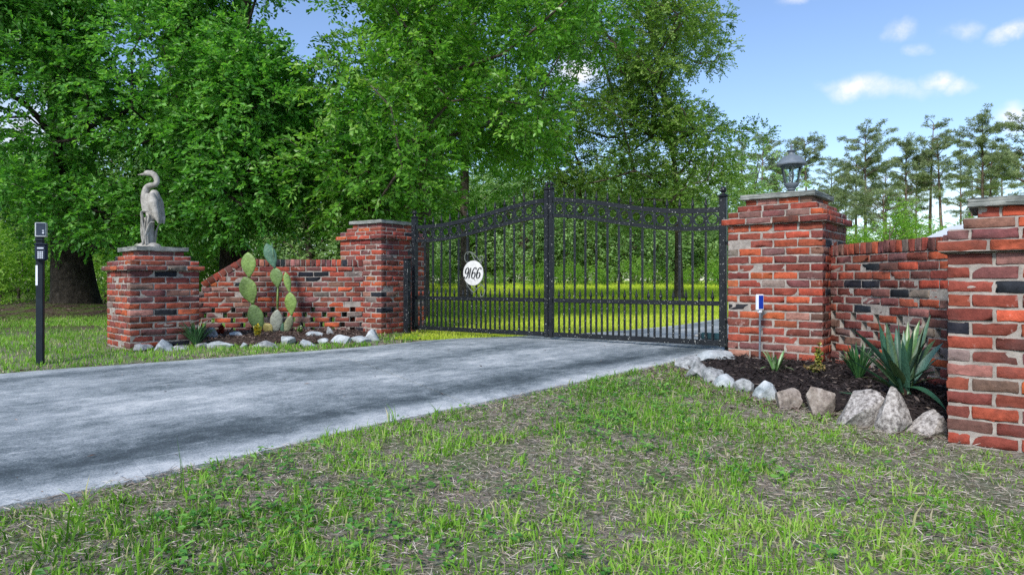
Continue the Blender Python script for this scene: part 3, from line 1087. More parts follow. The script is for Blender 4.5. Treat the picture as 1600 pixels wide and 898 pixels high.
def gate_openers():
    # left: upright casing on its own post beside the hinge
    c = np.array([-1.372, 8.80])
    d2 = (GC - GL) / np.linalg.norm(GC - GL); d = np.array([d2[0], d2[1], 0])
    g = float(gz(*c))
    t = thing('gate_opener', 'upright dark gate opener post beside the left brick pillar', 'gate opener', (c[0], c[1], g))
    mb = MB(); mb.box((c[0], c[1], (g - .05 + 1.10) / 2), .040, .036, (1.10 - g + .05) / 2, d, bev=.006)
    build(mb, 'casing', M['iron'], t)
    mb = MB(); mb.box((c[0], c[1], 1.109), .046, .042, .008, d, bev=.003)
    build(mb, 'lid', M['iron'], t)
    mb = MB(); mb.box((c[0] + d[0] * .026, c[1] + d[1] * .026 - .045, .34), .018, .016, .09, d, bev=.004)
    build(mb, 'bracket', M['iron'], t)
    mb = MB(); mb.box((c[0] + d[0] * .06, c[1] + d[1] * .06, .82), .02, .010, .016, d, bev=.003)
    build(mb, 'bracket', M['iron'], t)
    # right: a linear arm low behind the leaf
    dR = (GC - GR) / np.linalg.norm(GC - GR); dd = np.array([dR[0], dR[1], 0]); nb = np.array([-dR[1], dR[0], 0])
    if nb[1] < 0: nb = -nb
    b = np.array([GR[0], GR[1], .262]) + nb * .09
    t = thing('gate_opener', 'low dark gate opener arm behind the right gate leaf', 'gate opener', (b[0], b[1], .14))
    mb = MB(); mb.box(b + dd * .12, .13, .035, .034, dd, bev=.012)
    build(mb, 'motor_housing', M['opener'], t)
    mb = MB(); mb.tube([b + dd * .25, b + dd * .34], .014, 10)
    build(mb, 'arm', M['silver'], t)
    mb = MB(); mb.box(b + dd * -.015 + np.array([0, 0, -.075]), .02, .03, .062, dd, bev=.004)
    build(mb, 'bracket', M['iron'], t)


gate_openers()


# ------------------------------------------------------------------ keypad post
def keypad_post():
    b = G(63, 569)
    x, y, g = b
    f = unit(np.array([.30, -.954, 0])); r = np.array([-f[1], f[0], 0])     # facing, and to its right as seen
    t = thing('keypad_post', 'slim dark post with intercom box and numeric keypad at the driveway edge', 'keypad post', b)

    def q(u, o, z): return np.array([x, y, 0]) + r * u + f * o + np.array([0, 0, z])
    mb = MB(); mb.box(q(0, 0, (g - .05 + 1.19) / 2), .027, .027, (1.19 - g + .05) / 2, r, bev=.004)
    build(mb, 'post', M['post_paint'], t)
    mb = MB(); mb.box(q(-.0285, -.009, .875), .002, .013, .088, r)
    mb.box(q(-.019, .0282, .875), .008, .002, .088, r)
    build(mb, 'reflector_strip', M['white'], t)
    mb = MB(); mb.box(q(.016, .026, 1.275), .042, .028, .064, r, bev=.006)
    ib = build(mb, 'intercom_box', M['silver'], t)
    mb = MB(); mb.box(q(.020, .0555, 1.279), .035, .0025, .054, r, bev=.002)
    build(mb, 'panel', M['screen'], ib)
    mb = MB(); mb.box(q(.040, .0595, 1.248), .007, .002, .0065, r); mb.box(q(.040, .0595, 1.268), .007, .002, .004, r)
    build(mb, 'button', M['key'], ib)
    mb = MB(); mb.box(q(.0, .018, 1.195), .03, .018, .018, r, bev=.004)
    build(mb, 'bracket', M['post_paint'], t)
    mb = MB(); mb.box(q(.024, .048, 1.075), .046, .026, .072, r, bev=.014)
    mb.box(q(.024, .046, 1.148), .048, .034, .006, r, bev=.004)
    kb = build(mb, 'keypad_box', M['dark_plastic'], t)
    mb = MB(); mb.box(q(.024, .0755, 1.113), .024, .0016, .006, r)
    build(mb, 'display', M['key'], kb)
    for i in range(4):
        for j in range(3):
            mb = MB(); mb.box(q(.024 + (j - 1) * .0155, .076, 1.078 - i * .0165), .0058, .0025, .0058, r, bev=.001)
            build(mb, 'key', M['key'], kb)


keypad_post()


# ------------------------------------------------------------------ heron statue
def heron():
    Y = float(P1c[1]) - .0
    zt = 1.185
    s = F / Y

    def h(a, b, dy=0.0):         # a, b in the enlarged view of the statue (200..280, 250..390, x6.41)
        p = W(200 + a / 6.414, 250 + b / 6.414, Y); p[1] += dy
        return p
    z0 = h(200, 862)[2]; off = zt - z0 - .002

    def hh(a, b, dy=0.0):
        p = h(a, b, dy); p[2] += off; return p
    k = 1 / 6.414 / s            # metres per unit of that view
    base = hh(205, 862)
    t = thing('heron_statue', 'grey cast stone heron standing in reeds on the left pillar', 'statue', (base[0], base[1], zt))
    mb = MB()
    P = catmull([hh(a, b) for a, b in ((212, 112), (255, 125), (283, 160), (290, 200), (268, 228), (225, 236), (190, 258), (172, 310), (170, 370), (182, 440), (200, 500))], 7)
    rad = np.interp(np.linspace(0, 1, len(P)), [0, .12, .3, .45, .6, .75, 1], np.array([26, 29, 27, 27, 31, 37, 48]) * k)
    mb.tube(P, rad, 14)
    # head and bill
    mb.ellipsoid(hh(205, 112), np.array([[46 * k, 0, -6 * k], [0, 27 * k, 0], [4 * k, 0, 29 * k]]), 14, 10)
    mb.tube([hh(180, 120), hh(140, 125), hh(93, 131)], np.array([19, 12, 3]) * k, 10)
    mb.tube([hh(228, 92), hh(262, 105), hh(282, 128)], np.array([12, 9, 3]) * k, 8)
    # body, breast and tail
    P = catmull([hh(a, b) for a, b in ((262, 282), (265, 330), (268, 400), (285, 480), (305, 560), (325, 618))], 6)
    mb.tube(P, np.interp(np.linspace(0, 1, len(P)), [0, .12, .35, .6, .85, 1], np.array([24, 45, 55, 48, 29, 13]) * k), 16)
    P = catmull([hh(a, b) for a, b in ((200, 320), (205, 400), (215, 480), (225, 560))], 6)
    mb.tube(P, np.interp(np.linspace(0, 1, len(P)), [0, .4, 1], np.array([30, 46, 36]) * k), 14)
    # folded wings standing off the body on both sides
    for sy in (-1, 1):
        P = catmull([hh(a, b, sy * 52 * k) for a, b in ((262, 318), (280, 390), (300, 480), (322, 560), (333, 618))], 6)
        mb.tube(P, np.interp(np.linspace(0, 1, len(P)), [0, .3, .7, 1], np.array([24, 44, 28, 7]) * k), 12)
        for q in range(5):
            mb.tube([hh(250 + q * 16, 400 + q * 10, sy * (78 - q * 4) * k), hh(278 + q * 11, 500 + q * 8, sy * (70 - q * 4) * k), hh(302 + q * 8, 590 + q * 6, sy * (45 - q * 4) * k)], np.array([6, 8, 4]) * k, 6)
    # legs behind the reeds
    for sy in (-1, 1):
        mb.tube([hh(222, 540, sy * 22 * k), hh(215, 660, sy * 22 * k), hh(212, 830, sy * 20 * k)], np.array([26, 20, 20]) * k, 10)
    mb.tube([hh(215, 560), hh(208, 700), hh(205, 830)], np.array([50, 46, 52]) * k, 12)
    V = np.concatenate(mb.v)
    me = bpy.data.meshes.new('heron_body'); me.from_pydata(V.tolist(), [], mb.f)
    tmp = bpy.data.objects.new('tmp', me); COL.objects.link(tmp)
    rm = tmp.modifiers.new('r', 'REMESH'); rm.mode = 'VOXEL'; rm.voxel_size = .0055; rm.use_smooth_shade = True
    sm = tmp.modifiers.new('s', 'SMOOTH'); sm.factor = .5; sm.iterations = 2
    dg = bpy.context.evaluated_depsgraph_get()
    me2 = bpy.data.meshes.new_from_object(tmp.evaluated_get(dg))
    bpy.data.objects.remove(tmp)
    me2.name = 'body'
    link('body', me2, M['stone'], t)
    rng = random.Random(3)
    reeds = [((180, 830), (160, 700), (165, 580), (158, 510), (190, 492), (225, 505)), ((235, 830), (225, 720), (228, 620), (238, 560), (232, 520)),
             ((225, 830), (215, 740), (240, 660), (262, 612), (300, 608)), ((200, 830), (180, 760), (168, 690), (158, 620), (152, 565)),
             ((215, 830), (205, 740), (200, 640), (212, 540)), ((190, 830), (205, 730), (188, 650), (175, 560)), ((240, 830), (255, 740), (262, 690), (290, 620)),
             ((175, 830), (165, 770), (175, 720), (205, 690)), ((228, 830), (245, 760), (236, 690), (205, 620))]
    for i, pts in enumerate(reeds):
        dy = -(38 + 12 * (i % 3)) * k if i < 6 else 40 * k
        P = catmull([hh(a, b, dy * (1.2 if q == 0 else 1)) for q, (a, b) in enumerate(pts)], 6)
        mb = MB(); mb.tube(P, np.interp(np.linspace(0, 1, len(P)), [0, .5, 1], np.array([17, 20, 5]) * k), 8, flat=.6)
        build(mb, 'reed', M['stone'], t, angle=60)
    mb = MB()
    n = 20
    prof = [(118 * k, 0), (120 * k, 14 * k), (98 * k, 36 * k), (70 * k, 52 * k), (40 * k, 62 * k), (.002, 64 * k)]
    mb.lathe(prof, (base[0], base[1], zt - .002), n)
    o = build(mb, 'base', M['stone'], t, angle=60)
    for v in o.data.vertices:
        v.co.x *= 1 + .10 * math.sin(v.co.y * 60); v.co.y *= .75


heron()


# ------------------------------------------------------------------ lantern on the right pillar
def lantern():
    c = np.array([P3c[0] + .035, P3c[1], 1.583])
    t = thing('post_lantern', 'grey domed lantern with glass sides on the pillar right of the gate', 'lantern', c)
    k = 1 / 1420.0

    def prof(pts): return [(max(r * k, .0008), (765 - y) * k) for r, y in pts]
    mb = MB(); mb.lathe(prof([(82, 765), (82, 752), (60, 744), (26, 738), (18, 728), (18, 715), (40, 692), (52, 678), (46, 668), (62, 655), (74, 640), (90, 618), (92, 604), (80, 598)]), c, 24)
    build(mb, 'base', M['lamp_metal'], t, angle=35)
    mb = MB(); mb.lathe(prof([(130, 382), (176, 372), (180, 358), (170, 344), (150, 310), (122, 278), (90, 256), (50, 244), (36, 232), (34, 212), (52, 196), (58, 186), (40, 180), (14, 172), (12, 150), (20, 138), (20, 128), (8, 116), (7, 104), (1, 92)]), c, 28)
    build(mb, 'roof', M['lamp_metal'], t, angle=40)
    mb = MB()
    n = 6; vs = []
    for r, y in ((76, 600), (120, 384), (117, 384), (73, 600)):
        for i in range(n):
            a = 2 * math.pi * (i + .25) / n
            vs.append(c + np.array([r * k * math.cos(a), r * k * math.sin(a), (765 - y) * k]))
    fs = [(j * n + i, j * n + (i + 1) % n, ((j + 1) % 4) * n + (i + 1) % n, ((j + 1) % 4) * n + i) for j in range(4) for i in range(n)]
    mb.add(vs, fs); build(mb, 'glass', M['glass'], t)
    for i in range(n):
        a = 2 * math.pi * (i + .25) / n
        e = np.array([math.cos(a), math.sin(a), 0])
        mb = MB(); mb.tube([c + e * 82 * k + np.array([0, 0, 160 * k]), c + e * 128 * k + np.array([0, 0, 388 * k])], 10.5 * k, 6)
        build(mb, 'bar', M['lamp_dark'], t)
    mb = MB(); mb.lathe(prof([(128, 392), (132, 380), (132, 400), (122, 402)]), c, 24)
    build(mb, 'collar', M['lamp_dark'], t)
    mb = MB(); mb.lathe(prof([(16, 600), (16, 570), (30, 540), (38, 500), (30, 460), (10, 440)]), c, 16)
    build(mb, 'bulb', M['sign'], t, angle=60)


lantern()


# ------------------------------------------------------------------ solar stake light
def stake_light():
    Y = 5.62
    p = W(1187, 570, Y)
    g = float(gtop(p[0], p[1]))
    t = thing('solar_stake_light', 'thin garden stake with a blue solar panel in front of the lantern pillar', 'garden light', (p[0], p[1], g))
    ztop_ = W(1187, 485, Y)[2]
    mb = MB(); mb.tube([(p[0], p[1], g - .05), (p[0] + .003, p[1], ztop_)], .0085, 10)
    for q in (.35, .62):
        z = g + (ztop_ - g) * q
        mb.tube([(p[0] + .002, p[1], z - .006), (p[0] + .002, p[1], z + .006)], .011, 10)
    build(mb, 'stake', M['lamp_metal'], t, angle=40)
    zc = W(1187, 472, Y)[2]
    ax = unit(np.array([.9, .3, 0]))
    mb = MB(); mb.box((p[0], p[1], zc), .030, .016, .066, ax, bev=.004)
    mb.box((p[0], p[1], zc - .077), .014, .013, .012, ax, bev=.003)
    bx = build(mb, 'housing', M['white'], t)
    nn = np.array([ax[1], -ax[0], 0])
    mb = MB(); mb.box(np.array([p[0], p[1], zc + .001]) + nn * .0168, .0225, .0012, .056, ax)
    build(mb, 'solar_panel', M['blue'], bx)


stake_light()


# ------------------------------------------------------------------ rocks
def rock(label, x0, x1, y0, y1, mat, seed, dep=.8, peak=None, slope=.8):
    """rock whose picture box is known: base sits on the ground"""
    rr = np.random.default_rng(seed)
    b = G((x0 + x1) / 2, y1 - (y1 - y0) * .06, 0)
    Y = b[1]
    for _ in range(4):
        g = float(gtop((((x0 + x1) / 2) - 800) / F * Y, Y))
        g = g if not in_bed((((x0 + x1) / 2) - 800) / F * Y, Y) else g + .005
        Y = F * (CZ - g) / (y1 - 2 - HC)
    w = (x1 - x0) / F * Y; hgt = (y1 - y0) / F * Y
    dp = w * dep
    Yc = Y + dp * .36
    cx = ((x0 + x1) / 2 - 800) / F * Yc
    bm = bmesh.new()
    bmesh.ops.create_icosphere(bm, subdivisions=4, radius=1)
    V = np.array([v.co[:] for v in bm.verts])
    # chip flat facets
    nf = 15
    for q in range(nf):
        nrm = rr.normal(0, 1, 3); nrm[2] *= .8; nrm /= np.linalg.norm(nrm)
        dd = rr.uniform(.42, .80)
        e = V @ nrm - dd
        V = V - np.outer(np.clip(e, 0, None) * .96, nrm)
    n3 = (vnoise(V[:, 0] * 3 + 7, V[:, 1] * 3 + V[:, 2] * 2, seed) - .5) * .09 + (vnoise(V[:, 0] * 8, V[:, 2] * 8 + V[:, 1] * 5, seed + 1) - .5) * .045
    V = V * (1 + n3)[:, None]
    lo = V.min(0); hi = V.max(0)
    V = (V - lo) / (hi - lo)
    if peak is not None:
        pr = np.where(V[:, 0] < peak, 1 - slope * (peak - V[:, 0]) / max(peak, .05), 1 - slope * (V[:, 0] - peak) / max(1 - peak, .05))
        V[:, 2] *= np.clip(pr, .12, 1)
        V[:, 2] /= V[:, 2].max()
    V[:, 0] = (V[:, 0] - .5) * w; V[:, 1] = (V[:, 1] - .5) * dp
    V[:, 2] = (V[:, 2] - .22) / .78 * hgt
    g = float(gtop(cx, Yc))
    V += np.array([cx, Yc, CZ - (y1 - HC) / F * Y])
    for v, c in zip(bm.verts, V):
        v.co = c
    me = bpy.data.meshes.new('rock'); bm.to_mesh(me); bm.free()
    me.polygons.foreach_set('use_smooth', np.ones(len(me.polygons), bool)); me.set_sharp_from_angle(angle=R(28))
    o = link('rock', me, M[mat], None, (cx, Yc, CZ - (y1 - HC) / F * Y))
    tag(o, label, 'rock', 'rocks edging the planting beds')
    return o


def in_bed(x, y):
    return bool(inpoly(np.array([x]), np.array([y]), BED_R)[0] or inpoly(np.array([x]), np.array([y]), BED_L)[0])


ROCKS = [
    # left bed, front row, from the heron pillar to the gate pillar
    ('low greenish grey rock against the foot of the heron pillar', 203, 240, 537, 550, 'rock', 1, .8),
    ('pale pointed rock in front of the heron pillar', 239, 272, 530, 550, 'rock_white', 2, .8, .45, .75),
    ('flat grey rock left of the dark daylily by the heron pillar', 271, 298, 540, 548, 'rock', 3, .9),
    ('small grey wedge of rock just below the left daylily', 305, 326, 536, 546, 'rock', 4, .9),
    ('long flat pale rock below the red-leaved plant', 325, 368, 534, 546, 'rock_white', 5, .6),
    ('tiny pale rock left of the yellow flowering plant', 374, 386, 535, 545, 'rock_white', 6, .9),
    ('long thin grey slab below the cactus stems', 394, 435, 533, 545, 'rock', 7, .6),
    ('squarish pale rock below the right-hand cactus', 438, 462, 526, 541, 'rock_white', 8, .8),
    ('sloping pale wedge of rock right of the squarish one, below the cactus wall', 465, 497, 531, 544, 'rock_white', 9, .7, .15, .7),
    ('small blocky pale rock between the sloping wedge and the big domed rock', 496, 514, 528, 540, 'rock_white', 10, .9),
    ('broad domed white rock in front of the left gate pillar', 512, 549, 523, 538, 'rock_white', 11, .7),
    ('low white rock against the foot of the left gate pillar', 548, 580, 525, 537, 'rock_white', 12, .7),
    ('peaked white rock at the corner of the left gate pillar', 566, 597, 514, 535, 'rock_white', 13, .7, .62, .7),
    ('flat pale rock at the wall foot, left of the upright bluish one', 477, 505, 518, 528, 'rock_white', 14, .7),
    ('upright bluish rock leaning on the wall beside the left gate pillar', 505, 529, 510, 529, 'rock', 15, .6, .3, .6),
    ('pale rock at the wall foot behind the red-leaved plant', 358, 384, 518, 528, 'rock_white', 16, .7),
    ('grey leaning rock behind the left daylily', 319, 341, 511, 531, 'rock', 17, .6),
    # right bed
    ('flat pale slab at the driveway corner below the lantern pillar', 1084, 1150, 548, 565, 'rock_white', 21, .75),
    ('long low grey rock at the driveway tip of the right bed', 1053, 1101, 557, 580, 'rock', 22, .8),
    ('large pale sloping rock near the driveway end of the right bed', 1070, 1109, 563, 595, 'rock', 23, .8, .4, .4),
    ('rounded grey rock third in the right row, leaning on the sloping one', 1098, 1132, 574, 602, 'rock', 24, .8),
    ('smooth bluish white rock in the right row below the solar stake', 1116, 1151, 585, 608, 'rock_white', 25, .8),
    ('mossy grey rounded rock beside the dark bark pieces in the right row', 1146, 1180, 592, 616, 'rock', 26, .8),
    ('bluish white block with a flat face in the right row', 1179, 1214, 596, 628, 'rock_white', 27, .8, .45, .22),
    ('squat brown rock left of the upright brown one', 1211, 1249, 607, 641, 'rock_brown', 28, .8),
    ('upright brown rock with a rounded top in the right row', 1258, 1303, 604, 650, 'rock_brown', 29, .75),
    ('large wedge of speckled granite below the yucca', 1302, 1382, 611, 671, 'rock_speckled', 30, .7, .86, .80),
    ('tall pointed speckled granite rock in front of the yucca', 1370, 1425, 606, 680, 'rock_speckled', 36, .7, .42, .22),
    ('low speckled granite rock at the foot of the closest pillar', 1416, 1479, 643, 683, 'rock_speckled', 32, .7, .8, .5),
    ('white boulder in the corner between the lantern pillar and the wall', 1301, 1331, 534, 572, 'rock_white', 33, .7),
    ('pale rock at the wall foot, half hidden by the yucca', 1352, 1386, 540, 580, 'rock_white', 35, .6),
]
for rk in ROCKS:
    rock(*rk)


# ------------------------------------------------------------------ leaf meshes
def leaves_mesh(O, D, Nn, L, Wd, fold=.15, wide=.58):
    """diamond leaves: O base, D direction, Nn face normal, L length, Wd width -> verts, tris"""
    n = len(O)
    D = unit(D)
    S = unit(np.cross(D, Nn)); Up = unit(np.cross(S, D))
    L = np.broadcast_to(L, (n,))[:, None]; Wd = np.broadcast_to(Wd, (n,))[:, None]
    mid = O + D * L * wide
    V = np.stack([O, mid + S * Wd / 2 + Up * Wd * fold, O + D * L - Up * L * .06, mid - S * Wd / 2 + Up * Wd * fold], 1).reshape(-1, 3)
    b = np.arange(n)[:, None] * 4
    T = np.concatenate([b + np.array([[0, 1, 2]]), b + np.array([[0, 2, 3]])], 1).reshape(-1, 3)
    return V, T


def rand_unit(n, rng=RNG):
    return unit(rng.normal(0, 1, (n, 3)))


def sprays(centers, radii, ns, nl, twig, leaf, wid, flat=.75, shell=.35, droop=.15, up=.8, rng=RNG):
    """leafy twigs filling clumps; returns leaf verts, tris, per-face tone and the twig segments"""
    C = np.repeat(centers, ns, 0); Rr_ = np.repeat(radii, ns)[:, None]
    m = len(C)
    d = rand_unit(m, rng)
    rad = rng.uniform(shell, 1, (m, 1)) ** .7
    A = C + d * rad * Rr_ * np.array([1, 1, flat])
    tdir = unit(d * np.array([1, 1, .6]) + rng.normal(0, .45, (m, 3)) + np.array([0, 0, -droop]))
    tl = twig * rng.uniform(.6, 1.3, (m, 1))
    side = unit(np.cross(tdir, np.array([0, 0, 1.]) + rng.normal(0, .3, (m, 3))))
    k = np.arange(nl)
    f = (k + .6) / nl
    O = A[:, None] + tdir[:, None] * (tl[:, None] * f[None, :, None])
    O[:, :, 2] -= (f ** 2)[None] * tl * .18
    sg = np.where(k % 2 == 0, 1, -1)[None, :, None]
    D = tdir[:, None] * .65 + side[:, None] * sg * .75 + rng.normal(0, .28, (m, nl, 3))
    D[:, -1] = tdir + rng.normal(0, .2, (m, 3))
    N_ = np.array([0, 0, up]) + rng.normal(0, .42, (m, nl, 3))
    ct = np.repeat(rng.normal(0, .13, len(centers)), ns)[:, None]
    tone = np.clip(rng.normal(.5, .2, (m, 1)) + ct + rng.normal(0, .17, (m, nl)), 0, .97)
    O = O.reshape(-1, 3); D = D.reshape(-1, 3); N_ = N_.reshape(-1, 3)
    n = len(O)
    L = leaf * rng.uniform(.65, 1.25, n); Wd = L * wid * rng.uniform(.8, 1.2, n)
    V, T = leaves_mesh(O, D, N_, L, Wd, .15, .66)
    return V, T, np.repeat(tone.reshape(-1), 2), (A, A + tdir * tl)


def limb_tree(trunk, trunk_r, clumps, base_r=.012):
    """branches grown from the trunk to the clumps by nearest node, thickness by load"""
    nodes = [np.array(p, float) for p in trunk]
    par = [-1] + list(range(len(trunk) - 1))
    order = sorted(range(len(clumps)), key=lambda i: min(np.linalg.norm(clumps[i] - q) for q in trunk))
    start = 2
    leafnode = []
    for i in order:
        c = clumps[i]
        A = np.array(nodes)
        dv = c - A
        dist = np.linalg.norm(dv, axis=1)
        cost = dist + np.clip(A[:, 2] - c[2], 0, None) * 1.6
        cost[:start] += 50
        j = int(np.argmin(cost))
        a = nodes[j]; L = np.linalg.norm(c - a)
        ns = max(1, int(L / .55))
        prev = j
        bend = RNG.normal(0, .07, 3) * L; bend[2] += .12 * L
        for q in range(1, ns + 1):
            f = q / ns
            p = a + (c - a) * f + bend * math.sin(math.pi * f) + (RNG.normal(0, .03, 3) if q < ns else 0)
            nodes.append(p); par.append(prev); prev = len(nodes) - 1
        leafnode.append(prev)
    load = np.zeros(len(nodes))
    for l in leafnode:
        q = l
        while q >= 0:
            load[q] += 1; q = par[q]
    rad = base_r * np.sqrt(np.maximum(load, .8)) * 1.12
    for i in range(len(trunk)):
        rad[i] = max(trunk_r[i], rad[i] if i > len(trunk) * .5 else 0)
    return np.array(nodes), par, np.minimum(rad, max(trunk_r)), len(trunk)


def tubes_from(nodes, par, rad, ntr, n=6):
    mb = MB()
    kids = {}
    for i, p in enumerate(par):
        kids.setdefault(p, []).append(i)
    mb.tube(nodes[:ntr], rad[:ntr], 12)
    done = set(range(ntr))
    for i in range(ntr, len(nodes)):
        if i in done: continue
        chain = [par[i], i]; done.add(i); c = i
        while True:
            ks = [k for k in kids.get(c, []) if k not in done]
            if not ks: break
            c = max(ks, key=lambda k: rad[k]); chain.append(c); done.add(c)
        r = rad[chain].copy(); r[0] = min(rad[chain[0]] * .9, r[1] * 1.25); r[-1] *= .5
        mb.tube(nodes[chain], r, n)
    return mb


def flare(path, radii):
    return np.asarray(path, float), np.asarray(radii, float)


def twig_mesh(mb, seg, w=.004):
    A, B = seg
    D = unit(B - A); S = unit(np.cross(D, rand_unit(len(A)))) * w; U = np.cross(D, S)
    V = np.stack([A + S, A - S * .5 + U, A - S * .5 - U, B], 1).reshape(-1, 3)
    b = np.arange(len(A))[:, None] * 4
    T = np.concatenate([b + np.array([[0, 1, 3]]), b + np.array([[1, 2, 3]]), b + np.array([[2, 0, 3]])], 1).reshape(-1, 3)
    return V, T


def leafy_tree(name, label, trunk, tr, clumps, crad, leafmat, ns=26, nl=11, twig=.42, leaf=.085, wid=.46, group=None, bark='bark', flat=.7, base_r=.012, shell=.35, droop=.15, cat='tree', up=.8):
    trunk = catmull(trunk, 5); tr = np.interp(np.linspace(0, 1, len(trunk)), np.linspace(0, 1, len(tr)), tr)
    clumps = np.array(clumps, float); crad = np.array(crad, float)
    t = thing(name, label, cat, trunk[0], group)
    nodes, par, rad, ntr = limb_tree(trunk, tr, clumps, base_r)
    mb = tubes_from(nodes, par, rad, ntr)
    V, T, tone, seg = sprays(clumps, crad, ns, nl, twig, leaf, wid, flat, shell, droop, up)
    tv, tt = twig_mesh(None, seg)
    mb.add(tv, tt.tolist())
    build(mb, 'trunk', M[bark], t, smooth=True)
    link('crown', np_mesh('crown', V, T, False, rnd=tone), M[leafmat], t)
    return t


def fill_clumps(n, poly, y0, y1, r0, r1, holes=(), rng=RNG, mind=.55):
    """clump centres filling an outline read off the photo, each at its own depth"""
    out = []; rad = []
    poly = np.array(poly, float)
    a, b = poly.min(0), poly.max(0)
    tries = 0
    while len(out) < n and tries < n * 60:
        tries += 1
        p = rng.uniform(a, b)
        if not inpoly(p[:1], p[1:], poly)[0]: continue
        Y = rng.uniform(y0, y1); r = rng.uniform(r0, r1)
        rp = r * F / Y * .8
        if any(math.hypot(p[0] - hx, p[1] - hy) < hr + rp * .6 for hx, hy, hr in holes): continue
        c = W(p[0], p[1], Y)
        if c[2] < .9: continue
        if out and min(np.linalg.norm(np.array(out) - c, axis=1)) < mind * r: continue
        out.append(c); rad.append(r)
    return out, rad


# --- near trees -------------------------------------------------------------
SKYHOLES = [(25, 205, 26), (15, 120, 18), (95, 165, 16), (470, 85, 30), (500, 60, 34), (150, 70, 14), (350, 5, 16), (445, 20, 20), (150, 230, 8), (215, 100, 10)]


def near_trees():
    # big leaning evergreen on the far left, with two stems
    g = G(118, 487); g[2] = float(gz(*g[:2])) + .1
    Y = g[1]
    poly = [(-160, -120), (330, -120), (330, 60), (300, 380), (200, 415), (150, 400), (105, 440), (85, 385), (40, 345), (-160, 330)]
    cl, cr = fill_clumps(105, poly, Y - 5.0, Y + 1.2, .55, .95, SKYHOLES)
    c2, r2 = fill_clumps(26, [(-60, -40), (130, -40), (150, 120), (120, 300), (-60, 300)], Y - 4.5, Y + .5, .4, .65, SKYHOLES, mind=.5)
    cl += c2; cr += r2
    trunk = [g + [0, 0, -.25], g + [.0, 0, .15], W(113, 420, Y), W(103, 300, Y), W(92, 160, Y), W(78, 60, Y), W(68, -90, Y)]
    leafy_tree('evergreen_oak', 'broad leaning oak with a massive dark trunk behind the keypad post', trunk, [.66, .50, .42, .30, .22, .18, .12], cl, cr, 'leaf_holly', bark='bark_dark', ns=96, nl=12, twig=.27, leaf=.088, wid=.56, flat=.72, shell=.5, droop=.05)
    # straight dark trunk behind the low wall
    Y = 15.0
    g = W(366, 470, Y); g[2] = float(gz(g[0], g[1])) - .1
    poly = [(235, -130), (470, -130), (470, 120), (560, 170), (640, 260), (600, 335), (500, 325), (420, 345), (300, 350), (235, 325)]
    cl, cr = fill_clumps(100, poly, Y - 4.6, Y + 1.4, .5, .9, SKYHOLES)
    c2, r2 = fill_clumps(34, [(320, 55), (430, 70), (440, 315), (400, 325), (320, 325)], Y - 4.8, Y - 1.0, .5, .8, SKYHOLES, mind=.4)
    cl += c2; cr += r2
    trunk = [g, W(366, 400, Y), W(368, 300, Y), W(372, 160, Y), W(378, 60, Y), W(383, -20, Y), W(387, -120, Y)]
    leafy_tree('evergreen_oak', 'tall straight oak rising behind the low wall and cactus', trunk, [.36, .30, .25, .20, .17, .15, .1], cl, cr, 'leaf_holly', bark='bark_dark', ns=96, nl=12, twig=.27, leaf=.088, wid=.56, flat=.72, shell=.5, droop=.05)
    # spreading oak over the gate, several stems from the base
    Y = 13.0
    g = W(652, 470, Y); g[2] = float(gz(g[0], g[1])) - .1
    poly = [(520, -120), (930, -120), (950, 40), (840, 130), (860, 230), (800, 270), (745, 318), (640, 335), (560, 330), (480, 260), (470, 150), (530, 60)]
    cl, cr = fill_clumps(92, poly, Y - 3.6, Y + 2.4, .5, .9, [(500, 60, 30), (905, 115, 18), (700, 290, 10)])
    trunk = [g, W(655, 380, Y), W(662, 300, Y), W(669, 220, Y), W(672, 120, Y), W(676, 0, Y), W(680, -110, Y)]
    leafy_tree('water_oak', 'spreading oak whose leafy boughs hang over the left gate pillar', trunk, [.24, .20, .17, .14, .12, .09, .06], cl, cr, 'leaf_oak', ns=96, nl=12, twig=.28, leaf=.092, wid=.56, flat=.66, shell=.5, droop=.05)
    # taller tree further in, its trunk seen left of the number sign
    Y = 22.0
    g = W(727, 466, Y); g[2] = float(gz(g[0], g[1])) - .1
    poly = [(590, -150), (880, -150), (900, 60), (850, 180), (800, 300), (700, 345), (600, 300)]
    cl, cr = fill_clumps(60, poly, Y - 3.0, Y + 3.5, .8, 1.35, [(905, 115, 18), (470, 60, 40)])
    trunk = [g, W(727, 420, Y), W(726, 300, Y), W(727, 160, Y), W(734, 90, Y), W(742, 20, Y), W(750, -120, Y)]
    leafy_tree('tall_oak', 'tall oak inside the gate with its trunk behind the number sign', trunk, [.22, .16, .14, .13, .11, .09, .06], cl, cr, 'leaf_oak', ns=84, nl=12, twig=.38, leaf=.12, wid=.56, flat=.7, shell=.45, droop=.05)
    # oak on the right of the gate, its fine twigs against the sky
    Y = 24.0
    g = W(1061, 465, Y); g[2] = float(gz(g[0], g[1])) - .05
    poly = [(820, -120), (1060, -120), (1125, 20), (1110, 95), (1045, 118), (1060, 150), (1112, 165), (1142, 225), (1138, 312), (1070, 325), (1010, 345), (880, 345), (830, 290), (820, 100)]
    holes = [(905, 112, 17), (1085, 135, 22), (1085, 305, 8)]
    cl, cr = fill_clumps(150, poly, Y - 4.5, Y + 3.0, .6, 1.05, holes, mind=.5)
    c2, r2 = fill_clumps(42, [(985, -80), (1075, -80), (1080, 110), (1070, 150), (1085, 320), (1010, 335), (960, 200)], Y - 4.5, Y - 1.2, .5, .85, holes, mind=.45)
    cl += c2; cr += r2
    c2, r2 = fill_clumps(52, [(850, 60), (960, 40), (1040, 150), (1122, 180), (1132, 310), (1010, 348), (855, 335)], Y - 4.0, Y + 2.5, .55, .95, [(905, 112, 18), (1085, 135, 16), (1010, 215, 10), (960, 260, 10), (1060, 255, 10)], mind=.4)
